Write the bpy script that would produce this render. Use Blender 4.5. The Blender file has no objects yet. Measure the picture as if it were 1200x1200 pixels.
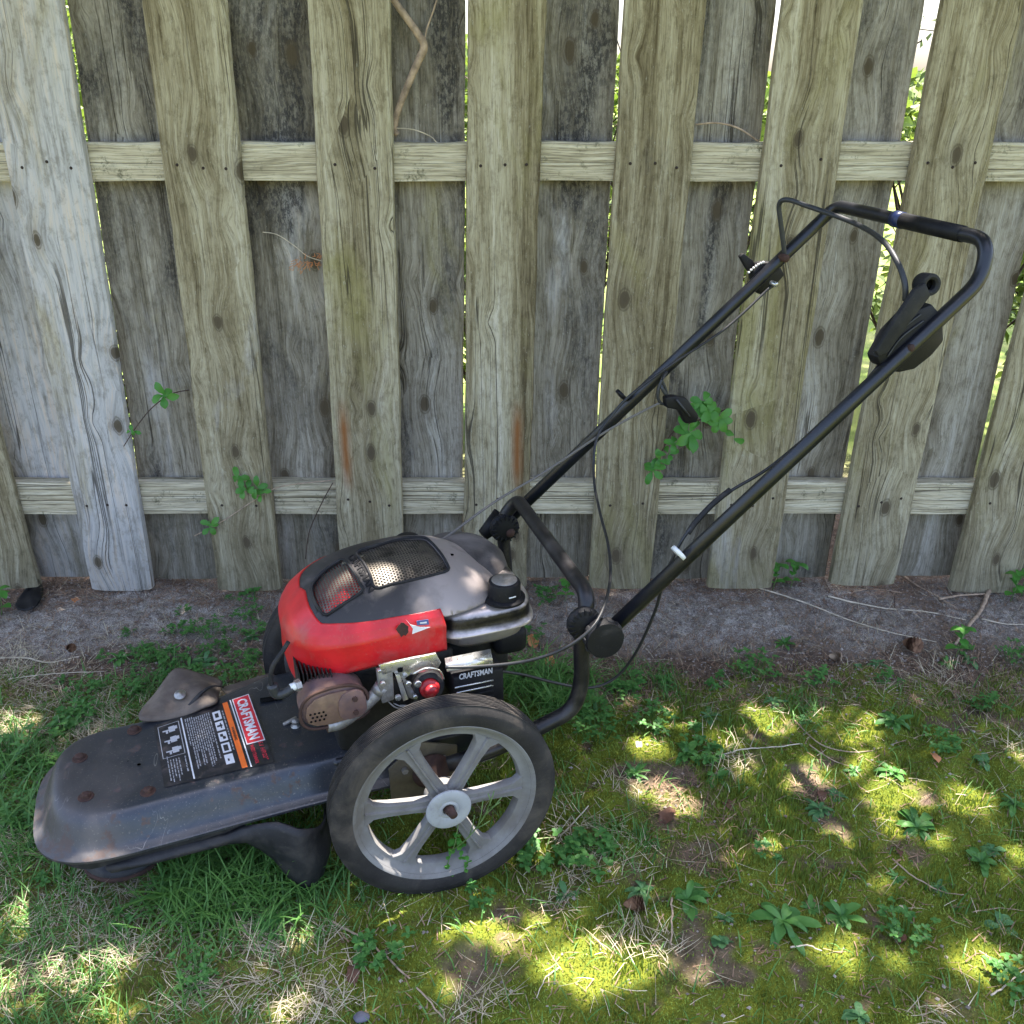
import bpy, bmesh, math, random
import numpy as np
from mathutils import Vector, Matrix, Euler
from mathutils.geometry import delaunay_2d_cdt
random.seed(7); rng = np.random.default_rng(7)
SC = bpy.context.scene; COL = SC.collection
# ------------------------------------------------------------------ camera
CAM_H, FOC, TILT = 1.2, 1100.0, math.atan(.46)      # photograph's frame is 1200 px wide
cam = bpy.data.cameras.new('camera'); camo = bpy.data.objects.new('camera', cam); COL.objects.link(camo)
camo.location = (0, 0, CAM_H); camo.rotation_euler = (math.pi/2 - TILT, 0, 0)
cam.sensor_width = 36; cam.lens = 36*FOC/1200; cam.clip_start = .05; cam.clip_end = 600
SC.camera = camo
# ------------------------------------------------------------------ sky, sun, exposure
SUN_EL, SUN_AZ = math.radians(72), math.radians(25)   # azimuth from +Y towards +X
w = bpy.data.worlds.new('World'); SC.world = w; w.use_nodes = True
wn = w.node_tree.nodes; wl = w.node_tree.links
sky = wn.new('ShaderNodeTexSky'); sky.sky_type = 'NISHITA'; sky.sun_disc = False
sky.sun_elevation = SUN_EL; sky.sun_rotation = SUN_AZ; sky.dust_density = 3.5; sky.air_density = .8; sky.ozone_density = .2
wl.new(sky.outputs[0], wn['Background'].inputs[0]); wn['Background'].inputs[1].default_value = .15
SUND = Vector((math.sin(SUN_AZ)*math.cos(SUN_EL), math.cos(SUN_AZ)*math.cos(SUN_EL), math.sin(SUN_EL)))
sl = bpy.data.lights.new('sun', 'SUN'); sl.energy = 4.9; sl.angle = math.radians(.53); sl.color = (1, .93, .84)
so = bpy.data.objects.new('sun', sl); COL.objects.link(so); so.rotation_euler = SUND.to_track_quat('Z', 'Y').to_euler()
SC.view_settings.view_transform = 'Standard'; SC.view_settings.look = 'None'; SC.view_settings.gamma = 1
SC.view_settings.use_curve_mapping = False; SC.view_settings.exposure = 2.28
# ------------------------------------------------------------------ measuring helpers (photo pixel -> place)
_c, _s = math.cos(TILT), math.sin(TILT)
YAW = math.radians(21)
M0 = np.array([-.189, 1.362, 0.004]); CE = np.array([0, 0, CAM_H])
FW = np.array([-math.cos(YAW), -math.sin(YAW), 0]); AX = np.array([math.sin(YAW), -math.cos(YAW), 0]); UP = np.array([0, 0, 1.])
def ray(px, py):
    u = (px-600)/FOC; v = (py-600)/FOC
    return np.array([u, _c - v*_s, -_s - v*_c])
def W(px, py, **k):                       # world point on a plane x=, y= or z=
    d = ray(px, py); (ax, val), = k.items(); i = 'xyz'.index(ax)
    return CE + d*(val-CE[i])/d[i]
def L(px, py, **k):                       # mower's own coordinates (forward, near side, height) on a plane f=, a= or h=
    d = ray(px, py); o = CE-M0; (ax, val), = k.items()
    B = {'f': FW, 'a': AX, 'h': UP}[ax]
    p = o + d*(val - o@B)/(d@B)
    return Vector((p@FW, p@AX, p@UP))
# ------------------------------------------------------------------ numpy noise
def vnoise(x, y, seed=0):
    xi = np.floor(x).astype(np.int64); yi = np.floor(y).astype(np.int64); fx = x-xi; fy = y-yi
    def h(a, b):
        n = (a*374761393 + b*668265263 + seed*982451653) & 0xffffffff
        n = ((n ^ (n >> 13))*1274126177) & 0xffffffff
        return ((n ^ (n >> 16)) & 0xffff)/65535.
    fx = fx*fx*(3-2*fx); fy = fy*fy*(3-2*fy)
    return (h(xi, yi)*(1-fx)+h(xi+1, yi)*fx)*(1-fy) + (h(xi, yi+1)*(1-fx)+h(xi+1, yi+1)*fx)*fy
def fbm(x, y, s, oct=4, seed=0):
    r = 0; a = .5; t = 0
    for i in range(oct):
        r = r + a*vnoise(x*s, y*s, seed+i); t += a; a *= .5; s *= 2.03
    return r/t
# ------------------------------------------------------------------ object helpers
def link(o, parent=None):
    COL.objects.link(o)
    if parent: o.parent = parent
    return o
def mesh_data(name, vs, fs, mat=None, smooth=True):
    me = bpy.data.meshes.new(name)
    me.from_pydata([tuple(v) for v in vs], [], [tuple(f) for f in fs]); me.validate()
    if smooth: me.polygons.foreach_set('use_smooth', [True]*len(me.polygons))
    if mat: me.materials.append(mat)
    me.update(); return me
def obj(name, geo, mat=None, parent=None, smooth=True, auto=None):
    me = mesh_data(name, geo[0], geo[1], mat, smooth)
    if auto is not None:
        bm = bmesh.new(); bm.from_mesh(me); bmesh.ops.recalc_face_normals(bm, faces=bm.faces)
        for e in bm.edges:
            if len(e.link_faces) == 2 and e.calc_face_angle(0) > math.radians(auto): e.smooth = False
        bm.to_mesh(me); bm.free()
    return link(bpy.data.objects.new(name, me), parent)
def fast_mesh(name, V, F, mat, parent=None, smooth=False, n=None):   # V (k,3) array, F (m,n) index array
    me = bpy.data.meshes.new(name); F = np.asarray(F, np.int32); k = F.shape[1]
    me.vertices.add(len(V)); me.vertices.foreach_set('co', np.asarray(V, np.float32).ravel())
    me.loops.add(F.size); me.loops.foreach_set('vertex_index', F.ravel())
    me.polygons.add(len(F)); me.polygons.foreach_set('loop_start', np.arange(0, F.size, k, dtype=np.int32))
    me.polygons.foreach_set('use_smooth', np.full(len(F), smooth)); me.materials.append(mat)
    me.update(calc_edges=True)
    return link(bpy.data.objects.new(name, me), parent)
def empty(name, loc=(0, 0, 0), rz=0, parent=None):
    o = bpy.data.objects.new(name, None); o.location = loc; o.rotation_euler = (0, 0, rz); o.empty_display_size = .1
    return link(o, parent)
def tag(o, label=None, cat=None, group=None, kind=None):
    for k, v in (('label', label), ('category', cat), ('group', group), ('kind', kind)):
        if v: o[k] = v
    return o
def join(*gs):
    V, F = [], []
    for v, f in gs:
        b = len(V); V += [Vector(p) for p in v]; F += [[i+b for i in q] for q in f]
    return V, F
def xf(g, m): return [m @ Vector(v) for v in g[0]], g[1]
def move(g, v): return [Vector(p)+Vector(v) for p in g[0]], g[1]
def smooth_path(pts, sub=6):
    P = [Vector(p) for p in pts]
    if len(P) < 3 or sub < 2: return P
    out = []
    for i in range(len(P)-1):
        p0 = P[max(i-1, 0)]; p1 = P[i]; p2 = P[i+1]; p3 = P[min(i+2, len(P)-1)]
        for k in range(sub):
            t = k/sub
            out.append(.5*((2*p1) + (p2-p0)*t + (2*p0-5*p1+4*p2-p3)*t*t + (3*p1-p0-3*p2+p3)*t**3))
    return out+[P[-1]]
def corner_path(pts, r, n=6):              # straight runs with round bends, as bent pipe has
    P = [Vector(p) for p in pts]; out = [P[0]]
    for i in range(1, len(P)-1):
        a = (P[i-1]-P[i]); b = (P[i+1]-P[i]); q = min(r, a.length*.48, b.length*.48)
        s = P[i]+a.normalized()*q; e = P[i]+b.normalized()*q
        for k in range(n+1):
            t = k/n; out.append(s*(1-t)**2 + P[i]*2*t*(1-t) + e*t*t)
    return out+[P[-1]]
def tube(path, r, n=12, cap=True):
    P = [Vector(p) for p in path]; V, F = [], []; N = len(P)
    rr = r if callable(r) else (lambda t: r)
    T = [(P[min(i+1, N-1)]-P[max(i-1, 0)]).normalized() for i in range(N)]
    u = T[0].orthogonal().normalized()
    for i in range(N):
        u = (u - T[i]*u.dot(T[i])).normalized(); v = T[i].cross(u); R = rr(i/(N-1))
        for k in range(n):
            a = 2*math.pi*k/n; V.append(P[i]+(u*math.cos(a)+v*math.sin(a))*R)
    for i in range(N-1):
        for k in range(n):
            F.append((i*n+k, i*n+(k+1) % n, (i+1)*n+(k+1) % n, (i+1)*n+k))
    if cap: F += [tuple(range(n))[::-1], tuple(range((N-1)*n, N*n))]
    return V, F
def lathe(prof, n=32, closed=False):       # prof (r, z) around z
    V, F = [], []; m = len(prof)
    for i in range(n):
        a = 2*math.pi*i/n
        for r, z in prof: V.append(Vector((r*math.cos(a), r*math.sin(a), z)))
    for i in range(n):
        j = (i+1) % n
        for k in range(m if closed else m-1):
            l = (k+1) % m; F.append((i*m+k, j*m+k, j*m+l, i*m+l))
    if not closed:
        if prof[0][0] > 1e-6: F.append(tuple(i*m for i in range(n))[::-1])
        if prof[-1][0] > 1e-6: F.append(tuple(i*m+m-1 for i in range(n)))
    return V, F
def to_axis(g, p, d):                      # put a z-axis shape at p along d
    q = Vector(d).to_track_quat('Z', 'Y').to_matrix().to_4x4()
    return xf(g, Matrix.Translation(Vector(p)) @ q)
def cyl(p0, p1, r, n=16, b=0):
    p0, p1 = Vector(p0), Vector(p1); h = (p1-p0).length
    pr = [(r, 0), (r, h)] if not b else [(r-b, 0), (r, b), (r, h-b), (r-b, h)]
    return to_axis(lathe(pr, n), p0, p1-p0)
def box(c, s, b=.0, rot=None, seg=2):
    bm = bmesh.new(); bmesh.ops.create_cube(bm, size=1)
    bmesh.ops.scale(bm, vec=s, verts=bm.verts)
    if b: bmesh.ops.bevel(bm, geom=bm.edges[:], offset=b, segments=seg, profile=.5, affect='EDGES')
    m = Matrix.Translation(Vector(c)) @ (Euler(rot).to_matrix().to_4x4() if rot else Matrix.Identity(4))
    g = [m @ v.co for v in bm.verts], [[v.index for v in f.verts] for f in bm.faces]
    bm.verts.index_update(); g = g[0], [[v.index for v in f.verts] for f in bm.faces]; bm.free()
    return g
def prism(poly, h, b=0):                   # polygon in xy, from z=0 to h
    bm = bmesh.new(); vs = [bm.verts.new((x, y, 0)) for x, y in poly]; f = bm.faces.new(vs)
    r = bmesh.ops.extrude_face_region(bm, geom=[f]); bmesh.ops.translate(bm, vec=(0, 0, h), verts=[v for v in r['geom'] if isinstance(v, bmesh.types.BMVert)])
    if b: bmesh.ops.bevel(bm, geom=bm.edges[:], offset=b, segments=2, profile=.5, affect='EDGES')
    bmesh.ops.recalc_face_normals(bm, faces=bm.faces)
    bm.verts.index_update(); g = [v.co.copy() for v in bm.verts], [[v.index for v in f.verts] for f in bm.faces]; bm.free()
    return g
def frame_m(o, x, y):                      # matrix from origin, x axis, approximate y axis
    x = Vector(x).normalized(); y = Vector(y); z = x.cross(y).normalized(); y = z.cross(x)
    return Matrix(((x.x, y.x, z.x, o[0]), (x.y, y.y, z.y, o[1]), (x.z, y.z, z.z, o[2]), (0, 0, 0, 1)))
def text_geo(body, width, height, bold=.0, shear=0):
    cu = bpy.data.curves.new('text', 'FONT'); cu.body = body; cu.size = 1; cu.offset = bold; cu.resolution_u = 2; cu.shear = shear
    cu.align_x = 'LEFT'; o = bpy.data.objects.new('text', cu); COL.objects.link(o)
    me = o.to_mesh(); V = [v.co.copy() for v in me.vertices]; F = [list(p.vertices) for p in me.polygons]
    o.to_mesh_clear(); bpy.data.objects.remove(o); bpy.data.curves.remove(cu)
    x0 = min(v.x for v in V); x1 = max(v.x for v in V); y0 = min(v.y for v in V); y1 = max(v.y for v in V)
    return [Vector(((v.x-x0)/(x1-x0)*width, (v.y-y0)/(y1-y0)*height, 0)) for v in V], F
# ------------------------------------------------------------------ material helpers
class NT:
    def __init__(s, name):
        s.m = bpy.data.materials.new(name); s.m.use_nodes = True; s.t = s.m.node_tree; s.t.nodes.clear()
        s.out = s.n('ShaderNodeOutputMaterial'); s.b = s.n('ShaderNodeBsdfPrincipled'); s.t.links.new(s.b.outputs[0], s.out.inputs[0])
        s.co = None
    def n(s, t, **k):
        x = s.t.nodes.new(t)
        for a, v in k.items(): setattr(x, a, v)
        return x
    def l(s, a, b): s.t.links.new(a, b)
    def inp(s, node, i, v):
        if isinstance(v, bpy.types.NodeSocket): s.l(v, node.inputs[i])
        elif v is not None: node.inputs[i].default_value = v
    def coord(s, which='Object'):
        if s.co is None: s.co = s.n('ShaderNodeTexCoord')
        return s.co.outputs[which]
    def map(s, v, scale=(1, 1, 1), loc=(0, 0, 0)):
        m = s.n('ShaderNodeMapping'); s.l(v, m.inputs[0]); s.inp(m, 'Scale', scale); s.inp(m, 'Location', loc); return m.outputs[0]
    def noise(s, v, scale, detail=4, rough=.55, dist=0):
        x = s.n('ShaderNodeTexNoise'); s.l(v, x.inputs['Vector']); x.inputs['Scale'].default_value = scale
        x.inputs['Detail'].default_value = detail; x.inputs['Roughness'].default_value = rough; x.inputs['Distortion'].default_value = dist
        return x.outputs[0]
    def vor(s, v, scale, feature='F1'):
        x = s.n('ShaderNodeTexVoronoi', feature=feature); s.l(v, x.inputs['Vector']); x.inputs['Scale'].default_value = scale; return x
    def ramp(s, v, stops, interp='LINEAR'):
        r = s.n('ShaderNodeValToRGB'); r.color_ramp.interpolation = interp; e = r.color_ramp.elements
        while len(e) < len(stops): e.new(.5)
        for q, (p, c) in zip(e, stops):
            q.position = p; q.color = (c, c, c, 1) if isinstance(c, (int, float)) else (*c, 1)
        s.l(v, r.inputs[0]); return r.outputs[0]
    def mix(s, f, a, b, mode='MIX'):
        m = s.n('ShaderNodeMix', data_type='RGBA', blend_type=mode)
        s.inp(m, 0, f)
        for i, v in ((6, a), (7, b)):
            if isinstance(v, tuple) and len(v) == 3: v = (*v, 1)
            s.inp(m, i, v)
        return m.outputs[2]
    def math(s, op, a, b=None, c=None, clamp=False):
        m = s.n('ShaderNodeMath', operation=op, use_clamp=clamp); s.inp(m, 0, a)
        if b is not None: s.inp(m, 1, b)
        if c is not None: s.inp(m, 2, c)
        return m.outputs[0]
    def sep(s, v):
        x = s.n('ShaderNodeSeparateXYZ'); s.l(v, x.inputs[0]); return x.outputs
    def comb(s, x, y, z):
        c = s.n('ShaderNodeCombineXYZ'); s.inp(c, 0, x); s.inp(c, 1, y); s.inp(c, 2, z); return c.outputs[0]
    def attr(s, name, typ='OBJECT'):
        a = s.n('ShaderNodeAttribute', attribute_type=typ, attribute_name=name); return a
    def rnd(s): return s.n('ShaderNodeObjectInfo').outputs['Random']
    def bump(s, h, st=.3, d=.002):
        b = s.n('ShaderNodeBump'); b.inputs['Strength'].default_value = st; b.inputs['Distance'].default_value = d
        s.l(h, b.inputs['Height']); s.l(b.outputs[0], s.b.inputs['Normal'])
    def set(s, col=None, rough=None, metal=None, spec=None, sub=None):
        if isinstance(col, tuple) and len(col) == 3: col = (*col, 1)
        s.inp(s.b, 'Base Color', col); s.inp(s.b, 'Roughness', rough); s.inp(s.b, 'Metallic', metal); s.inp(s.b, 'Specular IOR Level', spec)
        return s.m
def worn(name, c1, c2=None, dirt=(.12, .09, .06), amount=.35, rough=.5, metal=0., scale=9, bump=.15, spec=None, fine=60, rr=.18):
    """painted or bare surface: two tones, a dusty film in patches, fine scuffs"""
    t = NT(name); co = t.coord(); c2 = c2 or tuple(x*.7 for x in c1)
    base = t.mix(t.ramp(t.noise(co, scale*2, 5), [(.35, 0), (.65, 1)]), c1, c2)
    d = t.ramp(t.noise(co, scale, 8, .68, .4), [(.62-amount*.5, 0), (.8-amount*.25, 1)])
    speck = t.ramp(t.noise(co, fine*4, 2), [(.62, 0), (.72, 1)])
    dm = t.math('MULTIPLY', d, .75); base = t.mix(dm, base, dirt); base = t.mix(t.math('MULTIPLY', speck, .25), base, dirt)
    r = t.math('ADD', rough, t.math('MULTIPLY', t.math('SUBTRACT', t.noise(co, fine, 4), .5), rr)); r = t.math('ADD', r, t.math('MULTIPLY', d, .2), clamp=True)
    t.bump(t.noise(co, fine*2, 4, .7), bump, .001)
    return t.set(base, r, t.math('MULTIPLY', t.math('SUBTRACT', 1., dm), metal) if metal else 0., spec)
# ------------------------------------------------------------------ materials
def wood(name, stops, mildew=.35, algae=.35, pale=.3):
    t = NT(name); co = t.coord(); r = t.rnd()
    off = t.comb(t.math('MULTIPLY', r, 37.), t.math('MULTIPLY', r, 11.), t.math('MULTIPLY', r, 53.))
    va = t.n('ShaderNodeVectorMath', operation='ADD'); t.l(co, va.inputs[0]); t.l(off, va.inputs[1]); p = va.outputs[0]
    # knots: elongated cells, the grain runs round them
    px_, py_, pz_ = t.sep(p); kv = t.vor(t.comb(t.math('MULTIPLY', px_, 8.), t.math('MULTIPLY', pz_, 4.4), 0.), 1.); kv.voronoi_dimensions = '2D'
    kdn = t.math('MULTIPLY', t.math('SUBTRACT', t.noise(t.map(p, (1, 1, 1)), 60., 3), .5), .05); kc = t.sep(kv.outputs['Color'])[0]; kd = t.math('MULTIPLY', t.math('ADD', kv.outputs['Distance'], kdn), t.ramp(kc, [(0, .55), (.35, .8), (.7, 1.), (1., 1.)])); kd = t.math('ADD', kd, t.ramp(kc, [(.45, 0), (.46, .14)]))
    bend = t.math('MULTIPLY', t.ramp(kd, [(0, 1.), (.42, 0.)], 'EASE'), .022)
    x, y, z = t.sep(p)
    wob = t.math('MULTIPLY', t.math('SUBTRACT', t.noise(t.map(p, (3, 3, .7)), 1., 2), .5), .028)
    u = t.math('ADD', t.math('ADD', x, bend), wob)
    g = t.comb(u, y, t.math('MULTIPLY', z, .05))
    fine = t.noise(g, 420., 4, .75); mid = t.noise(g, 95., 5, .7, .1); broad = t.noise(g, 14., 3, .6)
    tone = t.math('ADD', t.math('MULTIPLY', mid, .5), t.math('MULTIPLY', broad, .5)); tone = t.math('ADD', t.math('MULTIPLY', t.math('SUBTRACT', tone, .5), 1.55), .5)
    col = t.ramp(tone, stops)
    col = t.mix(t.ramp(fine, [(.36, .85), (.52, 0.)]), col, t.mix(1., col, (.5, .48, .45), 'MULTIPLY'))
    big = t.noise(t.map(p, (7, 7, 2.2)), 1., 5, .62, .5); big2 = t.noise(t.map(p, (9, 5, 2.6), (5, 3, 9)), 1., 5, .62, .6)
    big3 = t.noise(t.map(p, (8, 5, 1.7), (15, 8, 2)), 1., 5, .62, .6)
    a1 = t.attr('algae').outputs['Fac']; a2 = t.attr('mildew').outputs['Fac']; a3 = t.attr('pale').outputs['Fac']
    def patch(nz, amt, soft=.16):       # amt 0..1 moves the threshold
        th = t.math('SUBTRACT', .78, t.math('MULTIPLY', amt, .5))
        return t.math('DIVIDE', t.math('SUBTRACT', nz, th), soft, clamp=True)
    col = t.mix(t.math('MULTIPLY', patch(big3, a3), .8), col, t.ramp(mid, [(.3, (.28, .265, .25)), (.5, (.57, .56, .57)), (.68, (.68, .57, .48))]))
    col = t.mix(t.math('MULTIPLY', patch(big, a1), .62), col, t.mix(mid, (.14, .125, .03), (.42, .375, .16)))
    spk = t.noise(t.map(p, (1, 1, .5)), 160., 4, .75); spk = t.ramp(spk, [(.42, 0), (.56, 1)])
    zt0 = t.sep(t.coord())[2]; up_ = t.ramp(zt0, [(.75, 0), (1., 1)]); up2 = t.ramp(zt0, [(.98, 1), (1.04, 0)])
    a2 = t.math('ADD', a2, t.math('MULTIPLY', t.math('MULTIPLY', up_, up_), t.math('MULTIPLY', a2, .3)))
    md = t.math('MULTIPLY', patch(big2, a2, .18), t.math('ADD', t.math('MULTIPLY', spk, .5), .5))
    col = t.mix(t.math('MULTIPLY', md, .9), col, (.035, .034, .038))
    mot = t.ramp(t.noise(t.map(p, (1, 1, .6), (1, 5, 2)), 55., 5, .75), [(.36, .5), (.5, 0)]); col = t.mix(mot, col, t.mix(1., col, (.45, .42, .36), 'MULTIPLY'))
    lich = t.ramp(t.noise(t.map(p, (1, 1, .35), (3, 3, 3)), 210., 3, .8), [(.62, 0), (.7, 1)])
    col = t.mix(t.math('MULTIPLY', lich, .35), col, (.52, .52, .44))
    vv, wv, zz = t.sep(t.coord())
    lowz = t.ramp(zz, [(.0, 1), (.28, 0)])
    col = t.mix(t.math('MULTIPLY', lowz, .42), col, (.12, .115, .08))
    # knots and hair cracks
    col = t.mix(t.ramp(kd, [(.0, .98), (.045, .92), (.055, .45), (.064, .75), (.074, .25), (.13, .12), (.22, 0)]), col, (.09, .07, .045))
    crk = t.noise(t.comb(u, y, t.math('MULTIPLY', z, .012)), 42., 2, .4)
    ck = t.ramp(t.math('ABSOLUTE', t.math('SUBTRACT', crk, .5)), [(.0, 1), (.004, .9), (.009, 0)])
    cgate = t.ramp(t.noise(t.map(p, (14, 8, 1.2), (8, 8, 8)), 1., 3), [(.5, 0), (.58, 1)])
    ck = t.math('MULTIPLY', ck, cgate); col = t.mix(t.math('MULTIPLY', ck, .85), col, (.05, .042, .03))
    rx = t.attr('stain_x').outputs['Fac']; rz = t.attr('stain_z').outputs['Fac']
    sx = t.math('ABSOLUTE', t.math('SUBTRACT', t.math('ADD', vv, t.math('MULTIPLY', t.math('SUBTRACT', mid, .5), .012)), rx)); sz = t.math('ABSOLUTE', t.math('SUBTRACT', zz, rz))
    sm = t.math('MULTIPLY', t.ramp(t.math('MULTIPLY', sx, 38.), [(.0, 1), (.7, 0)]), t.ramp(t.math('MULTIPLY', sz, 6.), [(.3, 1), (.75, 0)]))
    col = t.mix(t.math('MULTIPLY', sm, .95), col, (.26, .10, .03))
    h = t.math('ADD', t.math('MULTIPLY', fine, .5), t.math('SUBTRACT', t.math('MULTIPLY', mid, 1.), t.math('MULTIPLY', ck, 2.)))
    t.bump(h, .75, .0022)
    return t.set(col, .92, 0., .2)
M = {}
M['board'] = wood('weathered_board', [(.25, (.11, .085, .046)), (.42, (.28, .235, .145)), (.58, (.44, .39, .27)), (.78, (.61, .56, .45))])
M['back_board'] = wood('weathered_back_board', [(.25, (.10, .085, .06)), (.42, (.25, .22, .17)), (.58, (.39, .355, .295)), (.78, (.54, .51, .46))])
def rail_wood():
    t = NT('weathered_rail'); p = t.coord(); x, y, z = t.sep(p)
    g = t.comb(t.math('MULTIPLY', x, .03), y, t.math('ADD', z, t.math('MULTIPLY', t.noise(t.map(p, (2, 2, 12)), 1., 3), .03)))
    mid = t.noise(g, 160., 4, .65); fine = t.noise(g, 520., 3, .7)
    col = t.ramp(mid, [(.3, (.22, .19, .12)), (.48, (.54, .47, .33)), (.65, (.70, .64, .49))])
    col = t.mix(t.ramp(fine, [(.38, .6), (.5, 0)]), col, (.14, .12, .08))
    sp = t.ramp(t.noise(p, 26., 6, .7), [(.55, 0), (.66, 1)]); sp = t.math('MULTIPLY', sp, t.ramp(t.noise(p, 170., 3, .7), [(.45, 0), (.55, 1)]))
    col = t.mix(t.math('MULTIPLY', sp, .75), col, (.09, .09, .05))
    ck = t.noise(t.comb(t.math('MULTIPLY', x, .012), y, z), 24., 2, .4)
    ck = t.ramp(t.math('ABSOLUTE', t.math('SUBTRACT', ck, .5)), [(0, 1), (.006, 0)])
    col = t.mix(t.math('MULTIPLY', ck, .8), col, (.05, .04, .03))
    t.bump(t.math('SUBTRACT', t.math('ADD', mid, t.math('MULTIPLY', fine, .5)), t.math('MULTIPLY', ck, 2.)), .7, .002)
    return t.set(col, .92, 0., .2)
M['rail'] = rail_wood()
def simple(name, c, rough=.6, metal=0., spec=None, var=.25, sc=30, bump=0):
    t = NT(name); co = t.coord(); n = t.noise(co, sc, 4)
    col = t.mix(t.ramp(n, [(.3, 0), (.7, 1)]), tuple(x*(1-var) for x in c), tuple(min(1, x*(1+var)) for x in c))
    if bump: t.bump(t.noise(co, sc*4, 3), bump, .001)
    return t.set(col, rough, metal, spec)
def leafmat(name, c, c2, rough=.55, trans=.25, per='world', sc=6):
    t = NT(name); geo = t.n('ShaderNodeNewGeometry'); n = t.noise(geo.outputs['Position'], sc, 3); r = geo.outputs['Random Per Island']
    k = t.math('ADD', t.math('MULTIPLY', n, .5), t.math('MULTIPLY', r, .6)); k = t.math('SUBTRACT', k, .05, clamp=True)
    col = t.mix(k, c, c2); t.set(col, rough, 0., .35)
    if trans:
        tr = t.n('ShaderNodeBsdfTranslucent'); t.l(t.mix(1., col, (1.25, 1.35, .6), 'MULTIPLY'), tr.inputs[0])
        mx = t.n('ShaderNodeMixShader'); mx.inputs[0].default_value = trans
        t.l(t.b.outputs[0], mx.inputs[1]); t.l(tr.outputs[0], mx.inputs[2]); t.l(mx.outputs[0], t.out.inputs[0])
    return t.m
M['weed'] = leafmat('weed_leaf', (.035, .13, .03), (.10, .24, .05), .5, .2, sc=9)
M['weed_blue'] = leafmat('weed_leaf_bluish', (.04, .13, .045), (.12, .25, .09), .55, .15, sc=9)
M['sprig'] = leafmat('sprig_leaf', (.05, .2, .03), (.13, .32, .06), .42, .3, sc=20)
M['grass'] = leafmat('grass_blade', (.035, .125, .025), (.15, .30, .07), .5, .25)
M['straw'] = leafmat('dry_grass', (.22, .17, .10), (.70, .62, .46), .75, .1)
M['moss'] = leafmat('moss_tuft', (.085, .14, .02), (.30, .38, .06), .85, .12, sc=14)
M['litter'] = leafmat('brown_litter', (.09, .05, .035), (.38, .25, .16), .85, 0, sc=9)
M['tree_leaf'] = leafmat('tree_leaf', (.03, .08, .015), (.07, .15, .03), .5, .12)
M['shrub_leaf'] = leafmat('shrub_leaf', (.09, .15, .035), (.26, .32, .10), .5, .3)
M['bark'] = simple('bark', (.10, .075, .055), .9, 0, .2, .5, 25, .6)
M['twig'] = simple('dry_twig', (.38, .28, .2), .85, 0, .2, .4, 60, .4)
M['twig_pale'] = simple('pale_dry_stem', (.55, .47, .36), .85, 0, .2, .3, 60, .3)
M['stem_dark'] = simple('dark_stem', (.07, .04, .03), .7, 0, .3, .4, 60)
M['stem_green'] = simple('green_stem', (.12, .2, .06), .6, 0, .3, .3, 60)
M['dead_leaf'] = leafmat('dead_leaf', (.07, .03, .022), (.17, .085, .05), .8, .05, sc=30)
M['orange_needles'] = leafmat('orange_needles', (.5, .17, .06), (.62, .3, .14), .8, .1, sc=30)
M['nail'] = simple('rusty_nail', (.05, .035, .028), .8, .2, .3, .4, 90)
M['nail_rust'] = simple('rust_stain', (.2, .09, .03), .9, 0, .2, .4, 90)
def ground_mat():
    t = NT('ground_soil_and_moss'); geo = t.n('ShaderNodeNewGeometry'); p = geo.outputs['Position']
    moss = t.attr('moss', 'GEOMETRY').outputs['Fac']; soil = t.attr('sand', 'GEOMETRY').outputs['Fac']; lawn = t.attr('lawn', 'GEOMETRY').outputs['Fac']
    n1 = t.noise(p, 40, 6, .7); n2 = t.noise(p, 220, 4, .7); n3 = t.noise(p, 6, 4, .6)
    earth = t.mix(t.ramp(n1, [(.35, 0), (.65, 1)]), (.075, .05, .038), (.19, .135, .10))
    sand = t.mix(t.ramp(t.noise(p, 420, 3, .8), [(.40, 0), (.6, 1)]), (.14, .118, .10), (.60, .55, .49))
    sand = t.mix(t.ramp(t.noise(p, 28, 5, .7), [(.5, 0), (.7, 1)]), sand, (.10, .075, .07))
    col = t.mix(soil, earth, sand)
    crumbs = t.ramp(t.vor(p, 260).outputs['Distance'], [(.12, 1), (.2, 0)]); cg = t.ramp(n2, [(.5, 0), (.56, 1)])
    col = t.mix(t.math('MULTIPLY', crumbs, cg), col, (.46, .40, .34))
    mc = t.mix(t.ramp(n3, [(.35, 0), (.65, 1)]), t.mix(n2, (.04, .06, .008), (.15, .18, .015)), t.mix(n2, (.08, .09, .012), (.24, .26, .03)))
    col = t.mix(moss, col, mc)
    lw = t.mix(t.ramp(t.noise(p, 3, 5), [(.35, 0), (.65, 1)]), (.12, .2, .035), (.30, .33, .12))
    col = t.mix(lawn, col, lw)
    t.bump(t.math('ADD', n1, t.math('MULTIPLY', n2, .7)), .9, .006)
    return t.set(col, .95, 0., .15)
M['ground'] = ground_mat()
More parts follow.
